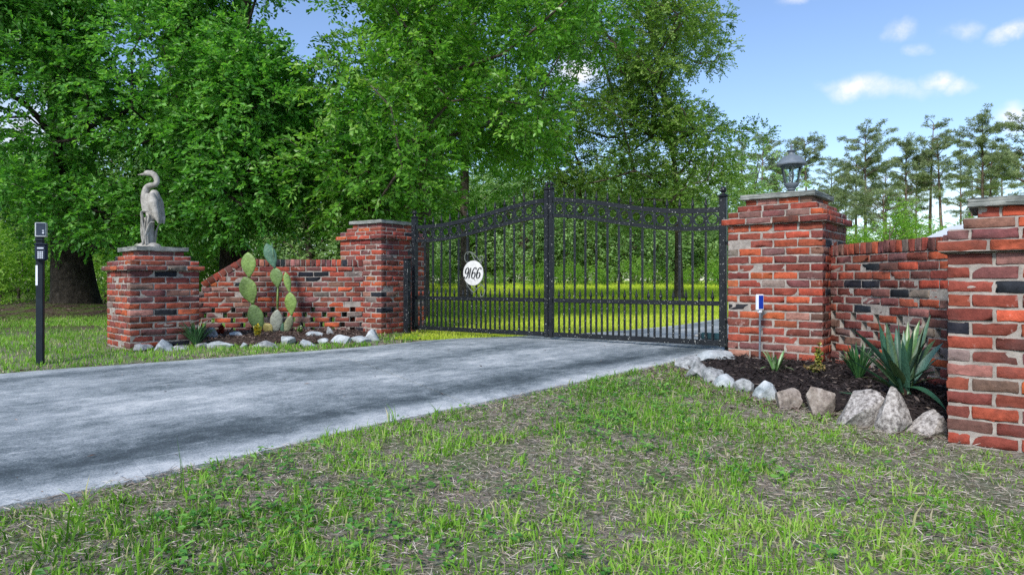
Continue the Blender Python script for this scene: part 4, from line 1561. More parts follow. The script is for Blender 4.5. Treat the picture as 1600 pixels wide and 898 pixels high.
    cl += c2; cr += r2
    # sprigs reaching out to the right
    for px, py in ((1100, 20), (1128, 32), (1080, 15), (1118, 95), (1092, 100), (1060, 60), (1030, 50), (1085, 50), (1110, 62), (1130, 78), (1075, 92), (1118, 205), (1100, 185), (1150, 205), (1185, 208), (1125, 255), (1105, 275), (1135, 280)):
        cl.append(W(px, py, Y + RNG.uniform(-1, 1))); cr.append(.50)
    trunk = [g, W(1060, 400, Y), W(1059, 330, Y), W(1052, 240, Y), W(1036, 140, Y), W(1015, 30, Y), W(1005, -100, Y)]
    leafy_tree('water_oak', 'oak inside the gate on the right, fine boughs against open sky', trunk, [.19, .13, .11, .08, .06, .05, .035], cl, cr, 'leaf_olive', ns=44, nl=12, twig=.36, leaf=.10, wid=.52, flat=.6, shell=.35, droop=.05)


near_trees()


# --- pines ------------------------------------------------------------------
def pine(label, px, ytop, ycrown, Y, seed, lean=0.0, spread=1.0, ns=1.0):
    rr = np.random.default_rng(seed)
    bx = (px - 800) / F * Y
    g = float(gz(bx, Y)) - .1
    zt = CZ + (HC - ytop) / F * Y; zc = CZ + (HC - ycrown) / F * Y
    t = thing('pine_tree', label, 'tree', (bx, Y, g), 'tall pines beyond the right wall')
    H = zt - g
    zz = np.linspace(0, 1, 9)
    trunk = np.stack([bx + lean * zz ** 1.5 + rr.normal(0, .05, 9).cumsum() * .6, Y + rr.normal(0, .05, 9).cumsum() * .6, g + H * zz], 1)
    mb = MB(); mb.tube(trunk, np.interp(zz, [0, .5, 1], [.21, .15, .04]), 8)
    O = []; 
    nb = int(40 * ns)
    cen = []
    nwh = max(6, nb // 5)
    for k in range(nb):
        f = min(1, (k // 5 + rr.random() * .55) / nwh)
        z = zc + (zt - zc) * f
        p0 = np.array([np.interp(z, trunk[:, 2], trunk[:, 0]), np.interp(z, trunk[:, 2], trunk[:, 1]), z])
        a = rr.uniform(0, 2 * math.pi)
        Lb = spread * rr.uniform(.55, 1.2) * (2.5 * math.sqrt(max(.10, 1 - ((f - .35) / .70) ** 2)) * (.55 + .45 * min(1, f * 4)))
        up = rr.uniform(.0, .4) + .3 * f
        d = np.array([math.cos(a), math.sin(a), up])
        n = 4
        P = np.array([p0 + d * Lb * q / n + np.array([0, 0, .10 * Lb * math.sin(q / n * 3)]) for q in range(n + 1)])
        mb.tube(P, np.linspace(.045, .012, n + 1), 5)
        nt_ = max(4, int(Lb * 4.6))
        for q in range(nt_):
            s = rr.uniform(.42, 1.05)
            c = p0 + d * Lb * s + np.array([0, 0, .08]) + rr.normal(0, .22, 3) * np.array([1, 1, .55])
            cen.append(c)
    # a few dead stubs under the crown
    for k in range(5):
        z = g + (zc - g) * rr.uniform(.55, 1)
        p0 = np.array([np.interp(z, trunk[:, 2], trunk[:, 0]), np.interp(z, trunk[:, 2], trunk[:, 1]), z]); a = rr.uniform(0, 6.28)
        mb.tube([p0, p0 + np.array([math.cos(a), math.sin(a), .3]) * rr.uniform(.4, 1.0)], [.03, .008], 5)
    cen = np.array(cen)
    nl = 30
    C = np.repeat(cen, nl, 0); n = len(C)
    D = rand_unit(n, rr); D[:, 2] = D[:, 2] * .7 + .22
    Oo = C + D * rr.uniform(0, .12, (n, 1))
    V, T = leaves_mesh(Oo, D, rand_unit(n, rr), rr.uniform(.22, .40, n), .050, .1, .5)
    tone = np.repeat(np.clip(np.repeat(rr.normal(.45, .2, len(cen)), nl) + rr.normal(0, .18, n), 0, 1), 2)
    build(mb, 'trunk', M['bark_pine'], t, smooth=True)
    link('crown', np_mesh('crown', V, T, False, rnd=tone), M['needles'], t)


PINES = [
    ('slender pine directly left of the lantern, right of the oak boughs', 1188, 218, 300, 78, 1, .3, .95, .8),
    ('smaller pine hugging the left side of the lantern', 1214, 240, 315, 82, 2, 0, .8, .7),
    ('round-topped pine directly right of the lantern', 1262, 222, 275, 80, 3, -.2, 1.15, .8),
    ('full pine with a domed top above the right edge of the lantern pillar', 1352, 207, 330, 76, 4, .1, 1.45, 1.3),
    ('shorter pine tucked behind the domed one', 1338, 255, 340, 84, 5, 0, 1.3, 1.0),
    ('mid-height pine between the domed one and the tall thin one', 1414, 232, 320, 78, 6, 0, 1.25, 1.1),
    ('tall thin pine with a wispy top above the yucca wall', 1452, 193, 300, 80, 7, .5, 1.0, .9),
    ('leaning pine just left of the closest pillar', 1476, 222, 310, 76, 8, -.5, 1.1, .9),
    ('tallest dense pine rising over the closest pillar', 1536, 190, 300, 74, 9, 0, 1.45, 1.3),
    ('second stem of pine close beside the tallest one', 1546, 235, 310, 86, 10, .2, 1.1, .8),
    ('big pine at the right edge of the photo', 1602, 192, 300, 70, 11, 0, 1.6, 1.3),
    ('low bushy pine seen just over the right wall', 1380, 300, 390, 72, 12, 0, 1.5, 1.0),
    ('faint short pine left of the slender one, behind the oak twigs', 1158, 232, 310, 84, 13, 0, 1.1, .8),
]
for p_ in PINES:
    pine(*p_)
for k_, (px_, yt_, yc_, Y_) in enumerate([(1300, 262, 350, 100), (1322, 285, 360, 104), (1385, 258, 345, 102), (1432, 270, 350, 98), (1500, 250, 340, 104), (1518, 272, 350, 96), (1566, 240, 330, 102), (1236, 268, 340, 104), (1290, 300, 370, 96)]):
    pine('fainter pine standing further back between the tall front pines', px_, yt_, yc_, Y_, 40 + k_, 0, 1.25, .8)


# --- far woods, shrubs ------------------------------------------------------
def blob_tree_meshes(seed, H, Wd, n, leaf, mat):
    """local meshes (base at the origin) of a bushy broadleaf tree"""
    rr = np.random.default_rng(seed)
    c = []; r = []
    while len(c) < n:
        p = rr.uniform(-1, 1, 3)
        if np.linalg.norm(p) > 1: continue
        c.append((p[0] * Wd / 2, p[1] * Wd / 2, H * .52 + p[2] * H * .46)); r.append(Wd * rr.uniform(.11, .19))
    c = np.array(c); r = np.array(r)
    trunk = np.array([(0, 0, -.1), (.05, 0, H * .2), (0, .1, H * .45), (.1, 0, H * .75)])
    mb = MB(); mb.tube(catmull(trunk, 3), np.linspace(H * .018, H * .005, 10), 7)
    for q in range(0, len(c), 2):
        s = np.array([0, 0, max(H * .15, c[q][2] - H * .22)])
        mb.tube([s, (s + c[q]) / 2 + np.array([0, 0, H * .03]), c[q]], [H * .006, H * .004, H * .002], 5)
    V, T, tone, seg = sprays(c, r, 22, 8, leaf * 4, leaf, .55, .8, .3, .1, .6, rr)
    tm = bpy.data.meshes.new('trunk'); tm.from_pydata(np.concatenate(mb.v).tolist(), [], mb.f); tm.materials.append(M['bark'])
    cm = np_mesh('crown', V, T, False, rnd=tone); cm.materials.append(M[mat])
    return tm, cm


def plant_copies(name, label, cat, group, meshes, spots):
    protos = []
    for k, (x, y, s, rot) in enumerate(spots):
        tm, cm = meshes[k % len(meshes)]
        lb = label if isinstance(label, str) else label[k]
        t = thing(name, lb, cat, (x, y, float(gz(x, y)) - .05), group)
        t.scale = (s, s, s); t.rotation_euler = (0, 0, rot)
        for nm, me in (('trunk', tm), ('crown', cm)):
            o = bpy.data.objects.new(nm, me); COL.objects.link(o); o.parent = t


rr = np.random.default_rng(21)
far = [blob_tree_meshes(100 + k, 10.5, 7.0, 52, .24, 'leaf_back') for k in range(4)]
spots = []
for k in range(34):
    px = 610 + k * 17 + rr.uniform(-8, 8)
    Y = rr.uniform(52, 84)
    spots.append(((px - 800) / F * Y, Y, rr.uniform(.75, 1.15), rr.uniform(0, 6.28)))
for k in range(26):
    px = 560 + k * 24 + rr.uniform(-8, 8)
    Y = rr.uniform(88, 112)
    spots.append(((px - 800) / F * Y, Y, rr.uniform(.8, 1.2), rr.uniform(0, 6.28)))
plant_copies('broadleaf_tree', 'leafy tree in the wood across the field, seen through the gate', 'tree', 'trees in the wood across the field', far, spots)
spots = []
for k in range(20):
    px = -150 + k * 40 + rr.uniform(-15, 15)
    Y = rr.uniform(26, 44)
    spots.append(((px - 800) / F * Y, Y, rr.uniform(.6, .95), rr.uniform(0, 6.28)))
plant_copies('broadleaf_tree', 'leafy tree in the shade behind the two big left oaks', 'tree', 'background trees behind the left oaks', far, spots)
spots = []
for k in range(20):
    px = 1150 + k * 21 + rr.uniform(-12, 12)
    Y = rr.uniform(50, 62)
    spots.append(((px - 800) / F * Y, Y, rr.uniform(.48, .72), rr.uniform(0, 6.28)))
sh2 = [blob_tree_meshes(120 + k, 10.0, 7.5, 24, .27, 'leaf_bright') for k in range(2)]
plant_copies('young_tree', 'light green young tree under the pines beyond the right wall', 'tree', 'young trees under the pines', sh2, spots)
sh = [blob_tree_meshes(140 + k, 2.4, 2.6, 22, .10, 'leaf_bright') for k in range(3)]
spots = []
for k in range(12):
    px = -40 + k * 34 + rr.uniform(-10, 10); Y = rr.uniform(18.5, 25)
    spots.append(((px - 800) / F * Y, Y, rr.uniform(.8, 1.35), rr.uniform(0, 6.28)))
plant_copies('shrub', 'bright green undergrowth shrub behind the left oaks', 'shrub', 'undergrowth shrubs behind the left oaks', sh, spots)
spots = []
for k in range(14):
    px = 690 + k * 33 + rr.uniform(-10, 10); Y = rr.uniform(44, 52)
    spots.append(((px - 800) / F * Y, Y, rr.uniform(.5, 1.0), rr.uniform(0, 6.28)))
plant_copies('shrub', 'yellow green bush along the far edge of the field', 'shrub', 'bushes along the far field edge', sh, spots)


# small pale house glimpsed over the right wall
def house():
    Y = 34.0
    a = W(1506, 372, Y); x = a[0]
    g = float(gz(x, Y))
    zr = W(1463, 352, Y)[2]
    t = thing('house', 'pale house whose roof just shows over the right wall', 'house', (x, Y, g))
    hw, hd, ze = 1.25, .8, zr - .65
    mb = MB()
    vs = [(x - hw, Y - hd, g - .2), (x + hw, Y - hd, g - .2), (x + hw, Y + hd, g - .2), (x - hw, Y + hd, g - .2),
          (x - hw, Y - hd, ze), (x + hw, Y - hd, ze), (x + hw, Y + hd, ze), (x - hw, Y + hd, ze), (x, Y - hd, zr - .07), (x, Y + hd, zr - .07)]
    mb.add(vs, [(0, 1, 5, 8, 4), (2, 3, 7, 9, 6), (1, 2, 6, 5), (3, 0, 4, 7), (4, 8, 9, 7), (8, 5, 6, 9), (0, 3, 2, 1)])
    build(mb, 'wall', M['sign'], t)
    mb = MB()
    for sgn in (-1, 1):
        p0 = np.array([x, Y, zr]); p1 = np.array([x + sgn * (hw + .3), Y, ze - .08])
        mid = (p0 + p1) / 2; ax = unit(p1 - p0)
        mb.box(mid, np.linalg.norm(p1 - p0) / 2, hd + .25, .04, ax, ay=(0, 1, 0), az=np.cross(ax, (0, 1, 0)))
    build(mb, 'roof', M['key'], t)
    mb = MB(); mb.box((x - .7, Y - hd - .012, 1.5), .35, .02, .5); f = build(mb, 'window', M['screen'], t)


house()


# ------------------------------------------------------------------ garden plants
def strap(base, tip, w, keel=.18, seg=9, sag=0.0, prof=None):
    """one sword leaf as verts/quads"""
    base = np.asarray(base, float); tip = np.asarray(tip, float)
    t = np.linspace(0, 1, seg)
    P = base + (tip - base) * t[:, None]
    P[:, 2] += sag * 4 * t * (1 - t)
    T = unit(np.gradient(P, axis=0))
    S = unit(np.cross(T, np.array([0, 0, 1.]) + .25 * rand_unit(1)[0]))
    Nn = unit(np.cross(S, T))
    wd = w / 2 * (np.interp(t, [0, .15, .45, .8, 1], [.55, .7, 1, .6, .02]) if prof is None else np.interp(t, *prof))
    V = np.concatenate([P - S * wd[:, None] + Nn * wd[:, None] * keel * 2, P, P + S * wd[:, None] + Nn * wd[:, None] * keel * 2])
    th = .0025
    V2 = V - np.tile(Nn, (3, 1)) * th
    F_ = []
    for i in range(seg - 1):
        for k in range(2):
            a = k * seg + i
            F_.append((a, a + seg, a + seg + 1, a + 1))
    return V, F_


def mat_yucca():
    m, nt, b = newmat('yucca_leaf')
    col = nd(nt, 'ShaderNodeVertexColor', layer_name='Col').outputs[0]
    p = geo_pos(nt)
    c = mix(nt, 1, col, ramp(nt, noise(nt, 14, 4, .6, coord(nt, 'Object', (8, 8, 1))), [(.3, .6), (.7, 1.3)]), 'MULTIPLY')
    nt.links.new(c, b.inputs['Base Color']); b.inputs['Roughness'].default_value = .38; b.inputs['Specular IOR Level'].default_value = .5
    return m


M['yucca'] = mat_yucca()


def yucca():
    b = W(1411, 624, 4.18); b[2] = float(gtop(b[0], b[1]))
    t = thing('yucca', 'big yucca with stiff blue green sword leaves in front of the right wall', 'yucca', b)
    rr = np.random.default_rng(5)
    tips = [(1338, 540, .06), (1326, 560, -.1), (1474, 535, .04), (1472, 590, -.1), (1369, 494, .10), (1331, 514, -.05), (1385, 504, -.12), (1419, 502, .12), (1428, 512, -.1), (1454, 492, .02), (1471, 557, -.02), (1346, 589, -.12), (1352, 530, .16),
            (1400, 512, .2), (1440, 520, .18), (1462, 530, .14), (1378, 540, -.18), (1410, 530, -.2), (1436, 548, -.2), (1360, 556, -.14), (1395, 545, .02), (1343, 522, .08), (1379, 518, .05), (1422, 522, -.02), (1446, 505, -.14), (1459, 572, -.16), (1404, 499, .0), (1388, 560, -.22), (1425, 560, .2), (1374, 508, -.08), (1412, 516, .06), (1437, 500, .1), (1449, 530, -.2), (1355, 545, -.02)]
    for i, (px, py, dy) in enumerate(tips):
        tip = W(px, py, b[1] + dy)
        mb = MB()
        V, F_ = strap(b + np.array([rr.normal(0, .02), rr.normal(0, .02), .02]), tip, rr.uniform(.044, .060), .2, 11, rr.uniform(-.005, .03))
        c1 = np.array([(.036, .10, .058), (.058, .15, .098), (.10, .21, .165), (.085, .18, .055)][i % 4]) * rr.uniform(.8, 1.2)
        mb.add(V, F_, c1)
        o = build(mb, 'leaf', M['yucca'], t, smooth=True, colattr=True)
        # pale margins
        ca = o.data.color_attributes['Col']; n = len(V) // 3
        if i % 3 == 0:
            for q in list(range(n)) + list(range(2 * n, 3 * n)):
                ca.data[q].color = (.13, .20, .09, 1)
    # drooping leaves
    for (px, py, dy, sag, w) in ((1478, 640, -.30, .05, .05), (1309, 612, -.22, -.01, .05), (1467, 580, .10, .02, .045)):
        g = W(px, py, b[1] + dy)
        st = b + np.array([0, 0, .05]) if px > 1400 else W(1370, 617, b[1] - .1)
        V, F_ = strap(st, g, w, .15, 11, sag)
        mb = MB(); mb.add(V, F_, (.035, .115, .065))
        build(mb, 'leaf', M['yucca'], t, smooth=True, colattr=True)
    mb = MB(); mb.tube([b - np.array([0, 0, .03]), b + np.array([0, 0, .10])], [.05, .028], 10)
    build(mb, 'stem', M['chips_brown'], t)


yucca()


def strap_plant(name, label, cat, px, py, Y, n, length, width, cols, seed, spread=1.0, extra=None):
    rr = np.random.default_rng(seed)
    b = W(px, py, Y); b[2] = float(gtop(b[0], b[1])) + .005
    mb = MB()
    for k in range(n):
        a = rr.uniform(0, 2 * math.pi); L = length * rr.uniform(.6, 1.1); sp = spread * rr.uniform(.15, 1.0)
        e = np.array([math.cos(a), math.sin(a), 0])
        tip = b + e * L * sp * .8 + np.array([0, 0, L * math.sqrt(max(.05, 1 - sp * sp * .75)) * .85])
        V, F_ = strap(b + e * .012, tip, width * rr.uniform(.8, 1.2), .2, 8, L * .16 * sp)
        mb.add(V, F_, np.array(cols[k % len(cols)]) * rr.uniform(.75, 1.25))
    o = build(mb, name, M['yucca'], None, b, smooth=True, colattr=True)
    tag(o, label, cat)
    return o


strap_plant('daylily', 'small dark green tuft of strap leaves left of the yucca', 'plant', 1341, 592, 4.72, 60, .32, .017, [(.02, .075, .025), (.035, .11, .035), (.05, .14, .04)], 3, .9)
strap_plant('daylily', 'dark arching tuft of strap leaves at the heron pillar foot', 'plant', 307, 541, 7.15, 80, .36, .017, [(.018, .065, .022), (.03, .10, .03), (.05, .14, .05)], 4, .95)
strap_plant('spiderwort', 'sprawling light green strappy plant below the solar stake', 'plant', 1212, 598, 5.02, 16, .22, .020, [(.08, .19, .05), (.12, .26, .09), (.22, .33, .16)], 5, 1.25)


def sprig_plant(name, label, cat, px, py, Y, H, cols, seed, stems=9, leaf=.018, spread=.4, wide=.6):
    rr = np.random.default_rng(seed)
    b = W(px, py, Y); b[2] = float(gtop(b[0], b[1])) + .002
    mb = MB()
    for k in range(stems):
        a = rr.uniform(0, 6.28); sp = rr.uniform(0, spread); L = H * rr.uniform(.5, 1.05) * (1 - .4 * sp / max(spread, .01))
        top = b + np.array([math.cos(a) * sp * H, math.sin(a) * sp * H, L])
        P = np.array([b + (top - b) * q + np.array([0, 0, .02 * math.sin(q * 3)]) for q in np.linspace(0, 1, 5)])
        mb.tube(P, np.linspace(.003, .0015, 5), 5, col=np.array(cols[0]) * .6)
        n = int(26)
        f = rr.uniform(.15, 1, n)
        O = b + (top - b) * f[:, None]
        D = rand_unit(n, rr); D[:, 2] = np.abs(D[:, 2]) * .6
        V, T = leaves_mesh(O, D, rand_unit(n, rr) + np.array([0, 0, 1]), leaf * rr.uniform(.7, 1.3, n), leaf * wide, .2, .55)
        for q in range(n):
            mb.add(V[q * 4:q * 4 + 4], [(0, 1, 2), (0, 2, 3)], np.array(cols[rr.integers(len(cols))]) * rr.uniform(.8, 1.2))
    o = build(mb, name, M['yucca'], None, b, colattr=True)
    tag(o, label, cat)


sprig_plant('sedum', 'upright yellow green sedum against the lantern pillar', 'plant', 1279, 596, 5.08, .26, [(.18, .20, .03), (.32, .30, .05), (.24, .24, .05), (.10, .16, .03)], 7, 12, .022, .12, .8)
sprig_plant('sedum', 'low brownish ground sedum round the foot of the upright one', 'plant', 1272, 601, 4.98, .10, [(.20, .17, .05), (.13, .15, .04), (.25, .16, .06)], 8, 14, .022, .9, .7)
sprig_plant('flowering_plant', 'small yellow flowering plant below the left cactus', 'plant', 402, 536, 7.75, .19, [(.55, .42, .02), (.62, .50, .04), (.40, .38, .05), (.25, .28, .05)], 9, 12, .026, .22, .9)
sprig_plant('coleus', 'low red-leaved plant between the daylily and the cactus', 'plant', 345, 530, 8.05, .12, [(.30, .035, .02), (.20, .03, .02), (.36, .07, .03)], 10, 12, .035, .55, .6)
sprig_plant('weed', 'little green weed at the wall foot right of the cactus', 'plant', 468, 528, 8.35, .10, [(.10, .20, .04), (.15, .25, .05)], 11, 8, .03, .5, .5)


# prickly pears
def mat_cactus():
    m, nt, b = newmat('cactus_pad')
    p = geo_pos(nt)
    col = nd(nt, 'ShaderNodeVertexColor', layer_name='Col').outputs[0]
    v = nd(nt, 'ShaderNodeTexVoronoi'); v.inputs['Scale'].default_value = 34; nt.links.new(p, v.inputs['Vector'])
    dots = ramp(nt, v.outputs['Distance'], [(.12, 1), (.26, 0)])
    c = mix(nt, 1, col, ramp(nt, noise(nt, 16, 4, .6, p), [(.3, .7), (.7, 1.25)]), 'MULTIPLY')
    c = mix(nt, math_(nt, 'MULTIPLY', dots, .75), c, (.10, .11, .05))
    nt.links.new(c, b.inputs['Base Color']); b.inputs['Roughness'].default_value = .55
    bump(nt, b, v.outputs['Distance'], .5, .008)
    return m


M['cactus'] = mat_cactus()


def cactus(label, pads, base_x, Yb):
    g = W(base_x, 522, Yb); g[2] = float(gtop(g[0], g[1]))
    t = thing('prickly_pear', label, 'cactus', g, 'prickly pear stems against the left wall')
    for i, ((ax, ay), (bx, by), hw, edge, col, dy) in enumerate(pads):
        A = W(360 + ax / 5.283, 370 + ay / 5.283, Yb + dy); B = W(360 + bx / 5.283, 370 + by / 5.283, Yb + dy - .02)
        L = np.linalg.norm(B - A); up = (B - A) / L
        side = unit(np.cross(up, np.array([0, -1., 0])))
        nrm = unit(np.cross(side, up))
        w = hw / 5.283 / F * Yb * 1.22
        if edge:                       # the pad is seen edge-on: turn it round its own axis
            a = R(72)
            side, nrm = side * math.cos(a) + nrm * math.sin(a), nrm * math.cos(a) - side * math.sin(a)
            w = max(w, L * .30)
        else:
            a = R(12 * ((i % 3) - 1))
            side, nrm = side * math.cos(a) + nrm * math.sin(a), nrm * math.cos(a) - side * math.sin(a)
        th = .016 if edge else .019
        mb = MB(); n, m = 20, 12
        vs = []
        for q in range(m + 1):
            f = q / m
            # obovate outline
            r = w * (math.sin(math.pi * f ** 1.22) ** .72 if 0 < f < 1 else .0)
            r = max(r, w * .16 if q == 0 else .001)
            tt = th * (.35 + .65 * math.sin(math.pi * min(max(f, .03), .97)) ** .5)
            if q == m: tt = .001
            for k in range(n):
                an = 2 * math.pi * k / n
                vs.append(A + up * L * f + side * r * math.cos(an) + nrm * tt * math.sin(an))
        fs = [(i2 * n + k, i2 * n + (k + 1) % n, (i2 + 1) * n + (k + 1) % n, (i2 + 1) * n + k) for i2 in range(m) for k in range(n)]
        fs.append(tuple(range(n))[::-1]); fs.append(tuple(m * n + k for k in range(n)))
        mb.add(vs, fs, col)
        o = build(mb, 'pad', M['cactus'], t, smooth=True, colattr=True)
        ca = o.data.color_attributes['Col']
        for q in range(m + 1):
            for k in (0, n // 2):
                ca.data[q * n + k].color = (col[0] * 1.9 + .05, col[1] * 1.45 + .05, col[2] * 1.2, 1)


gr, lg, bl, gy, yl = (.13, .215, .065), (.185, .29, .07), (.07, .16, .10), (.25, .27, .22), (.36, .31, .10)
cactus('tall left prickly pear stem of three broad pads', [((247, 800), (180, 552), 52, 0, gr, 0), ((188, 556), (112, 328), 60, 0, lg, -.02), ((156, 338), (145, 126), 57, 0, lg, -.01)], 407, 8.45)
cactus('middle prickly pear stem, tallest, with a grey woody lowest pad', [((370, 808), (388, 598), 42, 0, gy, 0), ((389, 604), (392, 415), 10, 1, gr, .0), ((392, 420), (370, 250), 48, 0, gr, -.01), ((370, 262), (296, 52), 40, 0, bl, -.03), ((372, 262), (342, 52), 14, 1, bl, .04), ((345, 800), (280, 715), 36, 0, yl, -.1)], 430, 8.45)
cactus('short right prickly pear stem of slender pads', [((452, 815), (505, 640), 28, 0, (.20, .22, .13), 0), ((436, 808), (418, 690), 18, 0, bl, .03), ((506, 648), (490, 455), 45, 0, lg, -.02), ((490, 462), (454, 288), 24, 0, lg, -.01)], 447, 8.45)


# ------------------------------------------------------------------ grass, litter, mulch chips
def clear_mask(x, y, beds=True):
    ok = ~in_drive(x, y)
    if beds:
        ok &= ~inpoly(x, y, BED_R) & ~inpoly(x, y, BED_L)
    for c, r in ((P1c, .45), (P2c, .5), (P3c, .5), (P4c, .5)):
        ok &= np.hypot(x - c[0], y - c[1]) > r
    return ok


def blades(X, Y, L, Wd, lean, rng, z=None, curl=.35):
    n = len(X)
    Z = gz(X, Y) - .004 if z is None else z
    B = np.stack([X, Y, Z], 1)
    a = rng.uniform(0, 2 * math.pi, n)
    e = np.stack([np.cos(a), np.sin(a), np.zeros(n)], 1)
    f = rng.uniform(0, 2 * math.pi, n)
    S = np.stack([np.cos(f), np.sin(f), np.zeros(n)], 1) * (Wd / 2)[:, None]
    l = (lean * L)[:, None]
    h = (L * np.sqrt(np.clip(1 - lean ** 2, .05, 1)))[:, None]
    up = np.array([0, 0, 1.])
    M1 = B + e * l * .35 + up * h * .55
    Tp = B + e * l * 1.0 + up * h * (1 - curl * lean[:, None])
    V = np.stack([B - S, B + S, M1 + S * .8, M1 - S * .8, Tp], 1).reshape(-1, 3)
    b = np.arange(n)[:, None] * 5
    T = np.concatenate([b + np.array([[0, 1, 2]]), b + np.array([[0, 2, 3]]), b + np.array([[3, 2, 4]])], 1).reshape(-1, 3)
    return V, T


def make_grass():
    rng = np.random.default_rng(77)
    # --- front lawn, tufts over thatch
    n = 46000
    X = rng.uniform(-3.0, 4.9, n); Y = rng.uniform(1.45, 6.9, n)
    dens = .55 * fbm(X * 1.0 + 3, Y * 1.0, 11, 3) + .45 * fbm(X * 5.5, Y * 5.5, 13, 2)
    dd = distpoly(X, Y, DRIVE)
    keep = clear_mask(X, Y) & (rng.random(n) < np.clip((dens - .36) * 4.0, .22, 1))
    X = X[keep]; Y = Y[keep]; dens = dens[keep]
    nb = 8
    m = len(X)
    tone0 = np.clip(.45 + (fbm(X * .9, Y * .9, 31) - .5) * .9 + rng.normal(0, .19, m), 0, .84)
    hs = np.clip(.016 + .055 * (dens - .36) + rng.exponential(.012, m), .012, .10)
    big = rng.random(m) < .05
    hs = np.where(big, hs * 2.1, hs)
    X = np.repeat(X, nb) + rng.normal(0, .017, m * nb); Y = np.repeat(Y, nb) + rng.normal(0, .017, m * nb)
    L = np.repeat(hs, nb) * rng.uniform(.5, 1.25, m * nb)
    ok = ~in_drive(X, Y)
    X, Y, L = X[ok], Y[ok], L[ok]
    tone = np.repeat(tone0, nb)[ok] + rng.normal(0, .13, len(X))
    tone = np.clip(tone, 0, .87)
    dead = rng.random(len(X)) < .10
    tone = np.where(dead, rng.uniform(.9, 1, len(X)), tone)
    Vv, T = blades(X, Y, L, rng.uniform(.0034, .0085, len(X)), rng.uniform(.15, .97, len(X)), rng)
    o = link('lawn_grass', np_mesh('lawn_grass', Vv, T, False, rnd=np.repeat(tone, 3)), M['grass'])
    tag(o, 'patchy green grass growing through thatch in the foreground lawn', 'grass', kind='stuff')
    # --- dead thatch lying about
    n = 260000
    X = rng.uniform(-3.0, 4.9, n); Y = rng.uniform(1.45, 6.9, n)
    keep = clear_mask(X, Y) & (rng.random(n) < .30 + .8 * fbm(X * 2, Y * 2, 41))
    X = X[keep]; Y = Y[keep]; n = len(X)
    L = rng.uniform(.012, .060, n)
    a = rng.uniform(0, 6.283, n)
    D = np.stack([np.cos(a), np.sin(a), rng.normal(.05, .22, n)], 1)
    O = np.stack([X, Y, gz(X, Y) + .004 + rng.uniform(0, .014, n)], 1)
    V, T = leaves_mesh(O, D, np.array([0, 0, 1.]) + rng.normal(0, .5, (n, 3)), L, rng.uniform(.0014, .0036, n), .1, .5)
    o = link('thatch', np_mesh('thatch', V, T, False, rnd=np.repeat(np.clip(rng.normal(.50, .30, n), 0, 1), 2)), M['straw'])
    tag(o, 'dead grey brown thatch and straw lying in the foreground lawn', 'thatch', kind='stuff')
    # --- low broadleaf weeds
    n = 5200
    X = rng.uniform(-2.4, 4.6, n); Y = rng.uniform(1.5, 6.0, n)
    keep = clear_mask(X, Y) & (rng.random(n) < np.clip((fbm(X * 1.3, Y * 1.3, 51) - .50) * 3.0 + np.clip(X - .4, 0, 2) * .28, .02, 1))
    X = X[keep]; Y = Y[keep]; m = len(X); nl = 7
    a = rng.uniform(0, 6.283, (m, nl)) ; r = rng.uniform(.003, .03, (m, nl))
    O = np.stack([X[:, None] + r * np.cos(a), Y[:, None] + r * np.sin(a), gz(X, Y)[:, None] + rng.uniform(.008, .045, (m, nl))], -1).reshape(-1, 3)
    D = np.stack([np.cos(a), np.sin(a), rng.uniform(-.1, .5, (m, nl))], -1).reshape(-1, 3)
    k = len(O)
    V, T = leaves_mesh(O, D, np.array([0, 0, 1.]) + rng.normal(0, .25, (k, 3)), rng.uniform(.014, .042, k), rng.uniform(.010, .026, k), .1, .6)
    o = link('clover', np_mesh('clover', V, T, False, rnd=np.repeat(rng.random(k), 2)), M['weed'])
    tag(o, 'small round leaved weeds and clover among the foreground grass', 'weeds', kind='stuff')
    # --- left lawn with the strip along the beds
    n = 34000
    X = rng.uniform(-12, -1.1, n); Y = rng.uniform(3.0, 13.5, n)
    dens = fbm(X * .9, Y * .9, 61)
    nearp = distpoly(X, Y, DRIVE)
    keep = clear_mask(X, Y) & (rng.random(n) < np.clip((dens - .22) * 2.5, .1, 1) * np.where(nearp < .10, .25, 1))
    X = X[keep]; Y = Y[keep]; m = len(X); nb = 4
    X = np.repeat(X, nb) + rng.normal(0, .03, m * nb); Y = np.repeat(Y, nb) + rng.normal(0, .03, m * nb)
    ok = clear_mask(X, Y); X = X[ok]; Y = Y[ok]
    n = len(X)
    tone = np.clip(.50 + (fbm(X, Y, 71) - .5) * .8 + rng.normal(0, .14, n), 0, .86)
    tone = np.where(rng.random(n) < .14, rng.uniform(.88, 1, n), tone)
    V, T = blades(X, Y, rng.uniform(.025, .075, n), rng.uniform(.005, .010, n), rng.uniform(.1, .8, n), rng)
    o = link('side_lawn_grass', np_mesh('side_lawn_grass', V, T, False, rnd=np.repeat(tone, 3)), M['grass'])
    tag(o, 'short green grass round the keypad post and along the left rocks', 'grass', kind='stuff')
    # --- leaf litter along the left edge of the drive and under the oaks
    n = 15000
    X = rng.uniform(-13, -1.0, n); Y = rng.uniform(3.5, 17, n)
    d = distpoly(X, Y, DRIVE)
    oak = np.hypot(X + 10.2, Y - 15) < 4.2
    gateend = np.hypot(X + 1.5, Y - 8.2) < .9
    keep = clear_mask(X, Y) & ((d < .30) | oak | gateend) & (rng.random(n) < np.where(oak, 1, .9))
    X = X[keep]; Y = Y[keep]
    # and a band of dry litter outside the right rocks
    xr = rng.uniform(.9, 3.6, 9000); yr = rng.uniform(2.4, 6.6, 9000)
    kr = clear_mask(xr, yr) & (rng.random(9000) < np.exp(-distpoly(xr, yr, BED_R) / .16)) & (xr < 2.35)
    X = np.r_[X, xr[kr]]; Y = np.r_[Y, yr[kr]]; n = len(X)
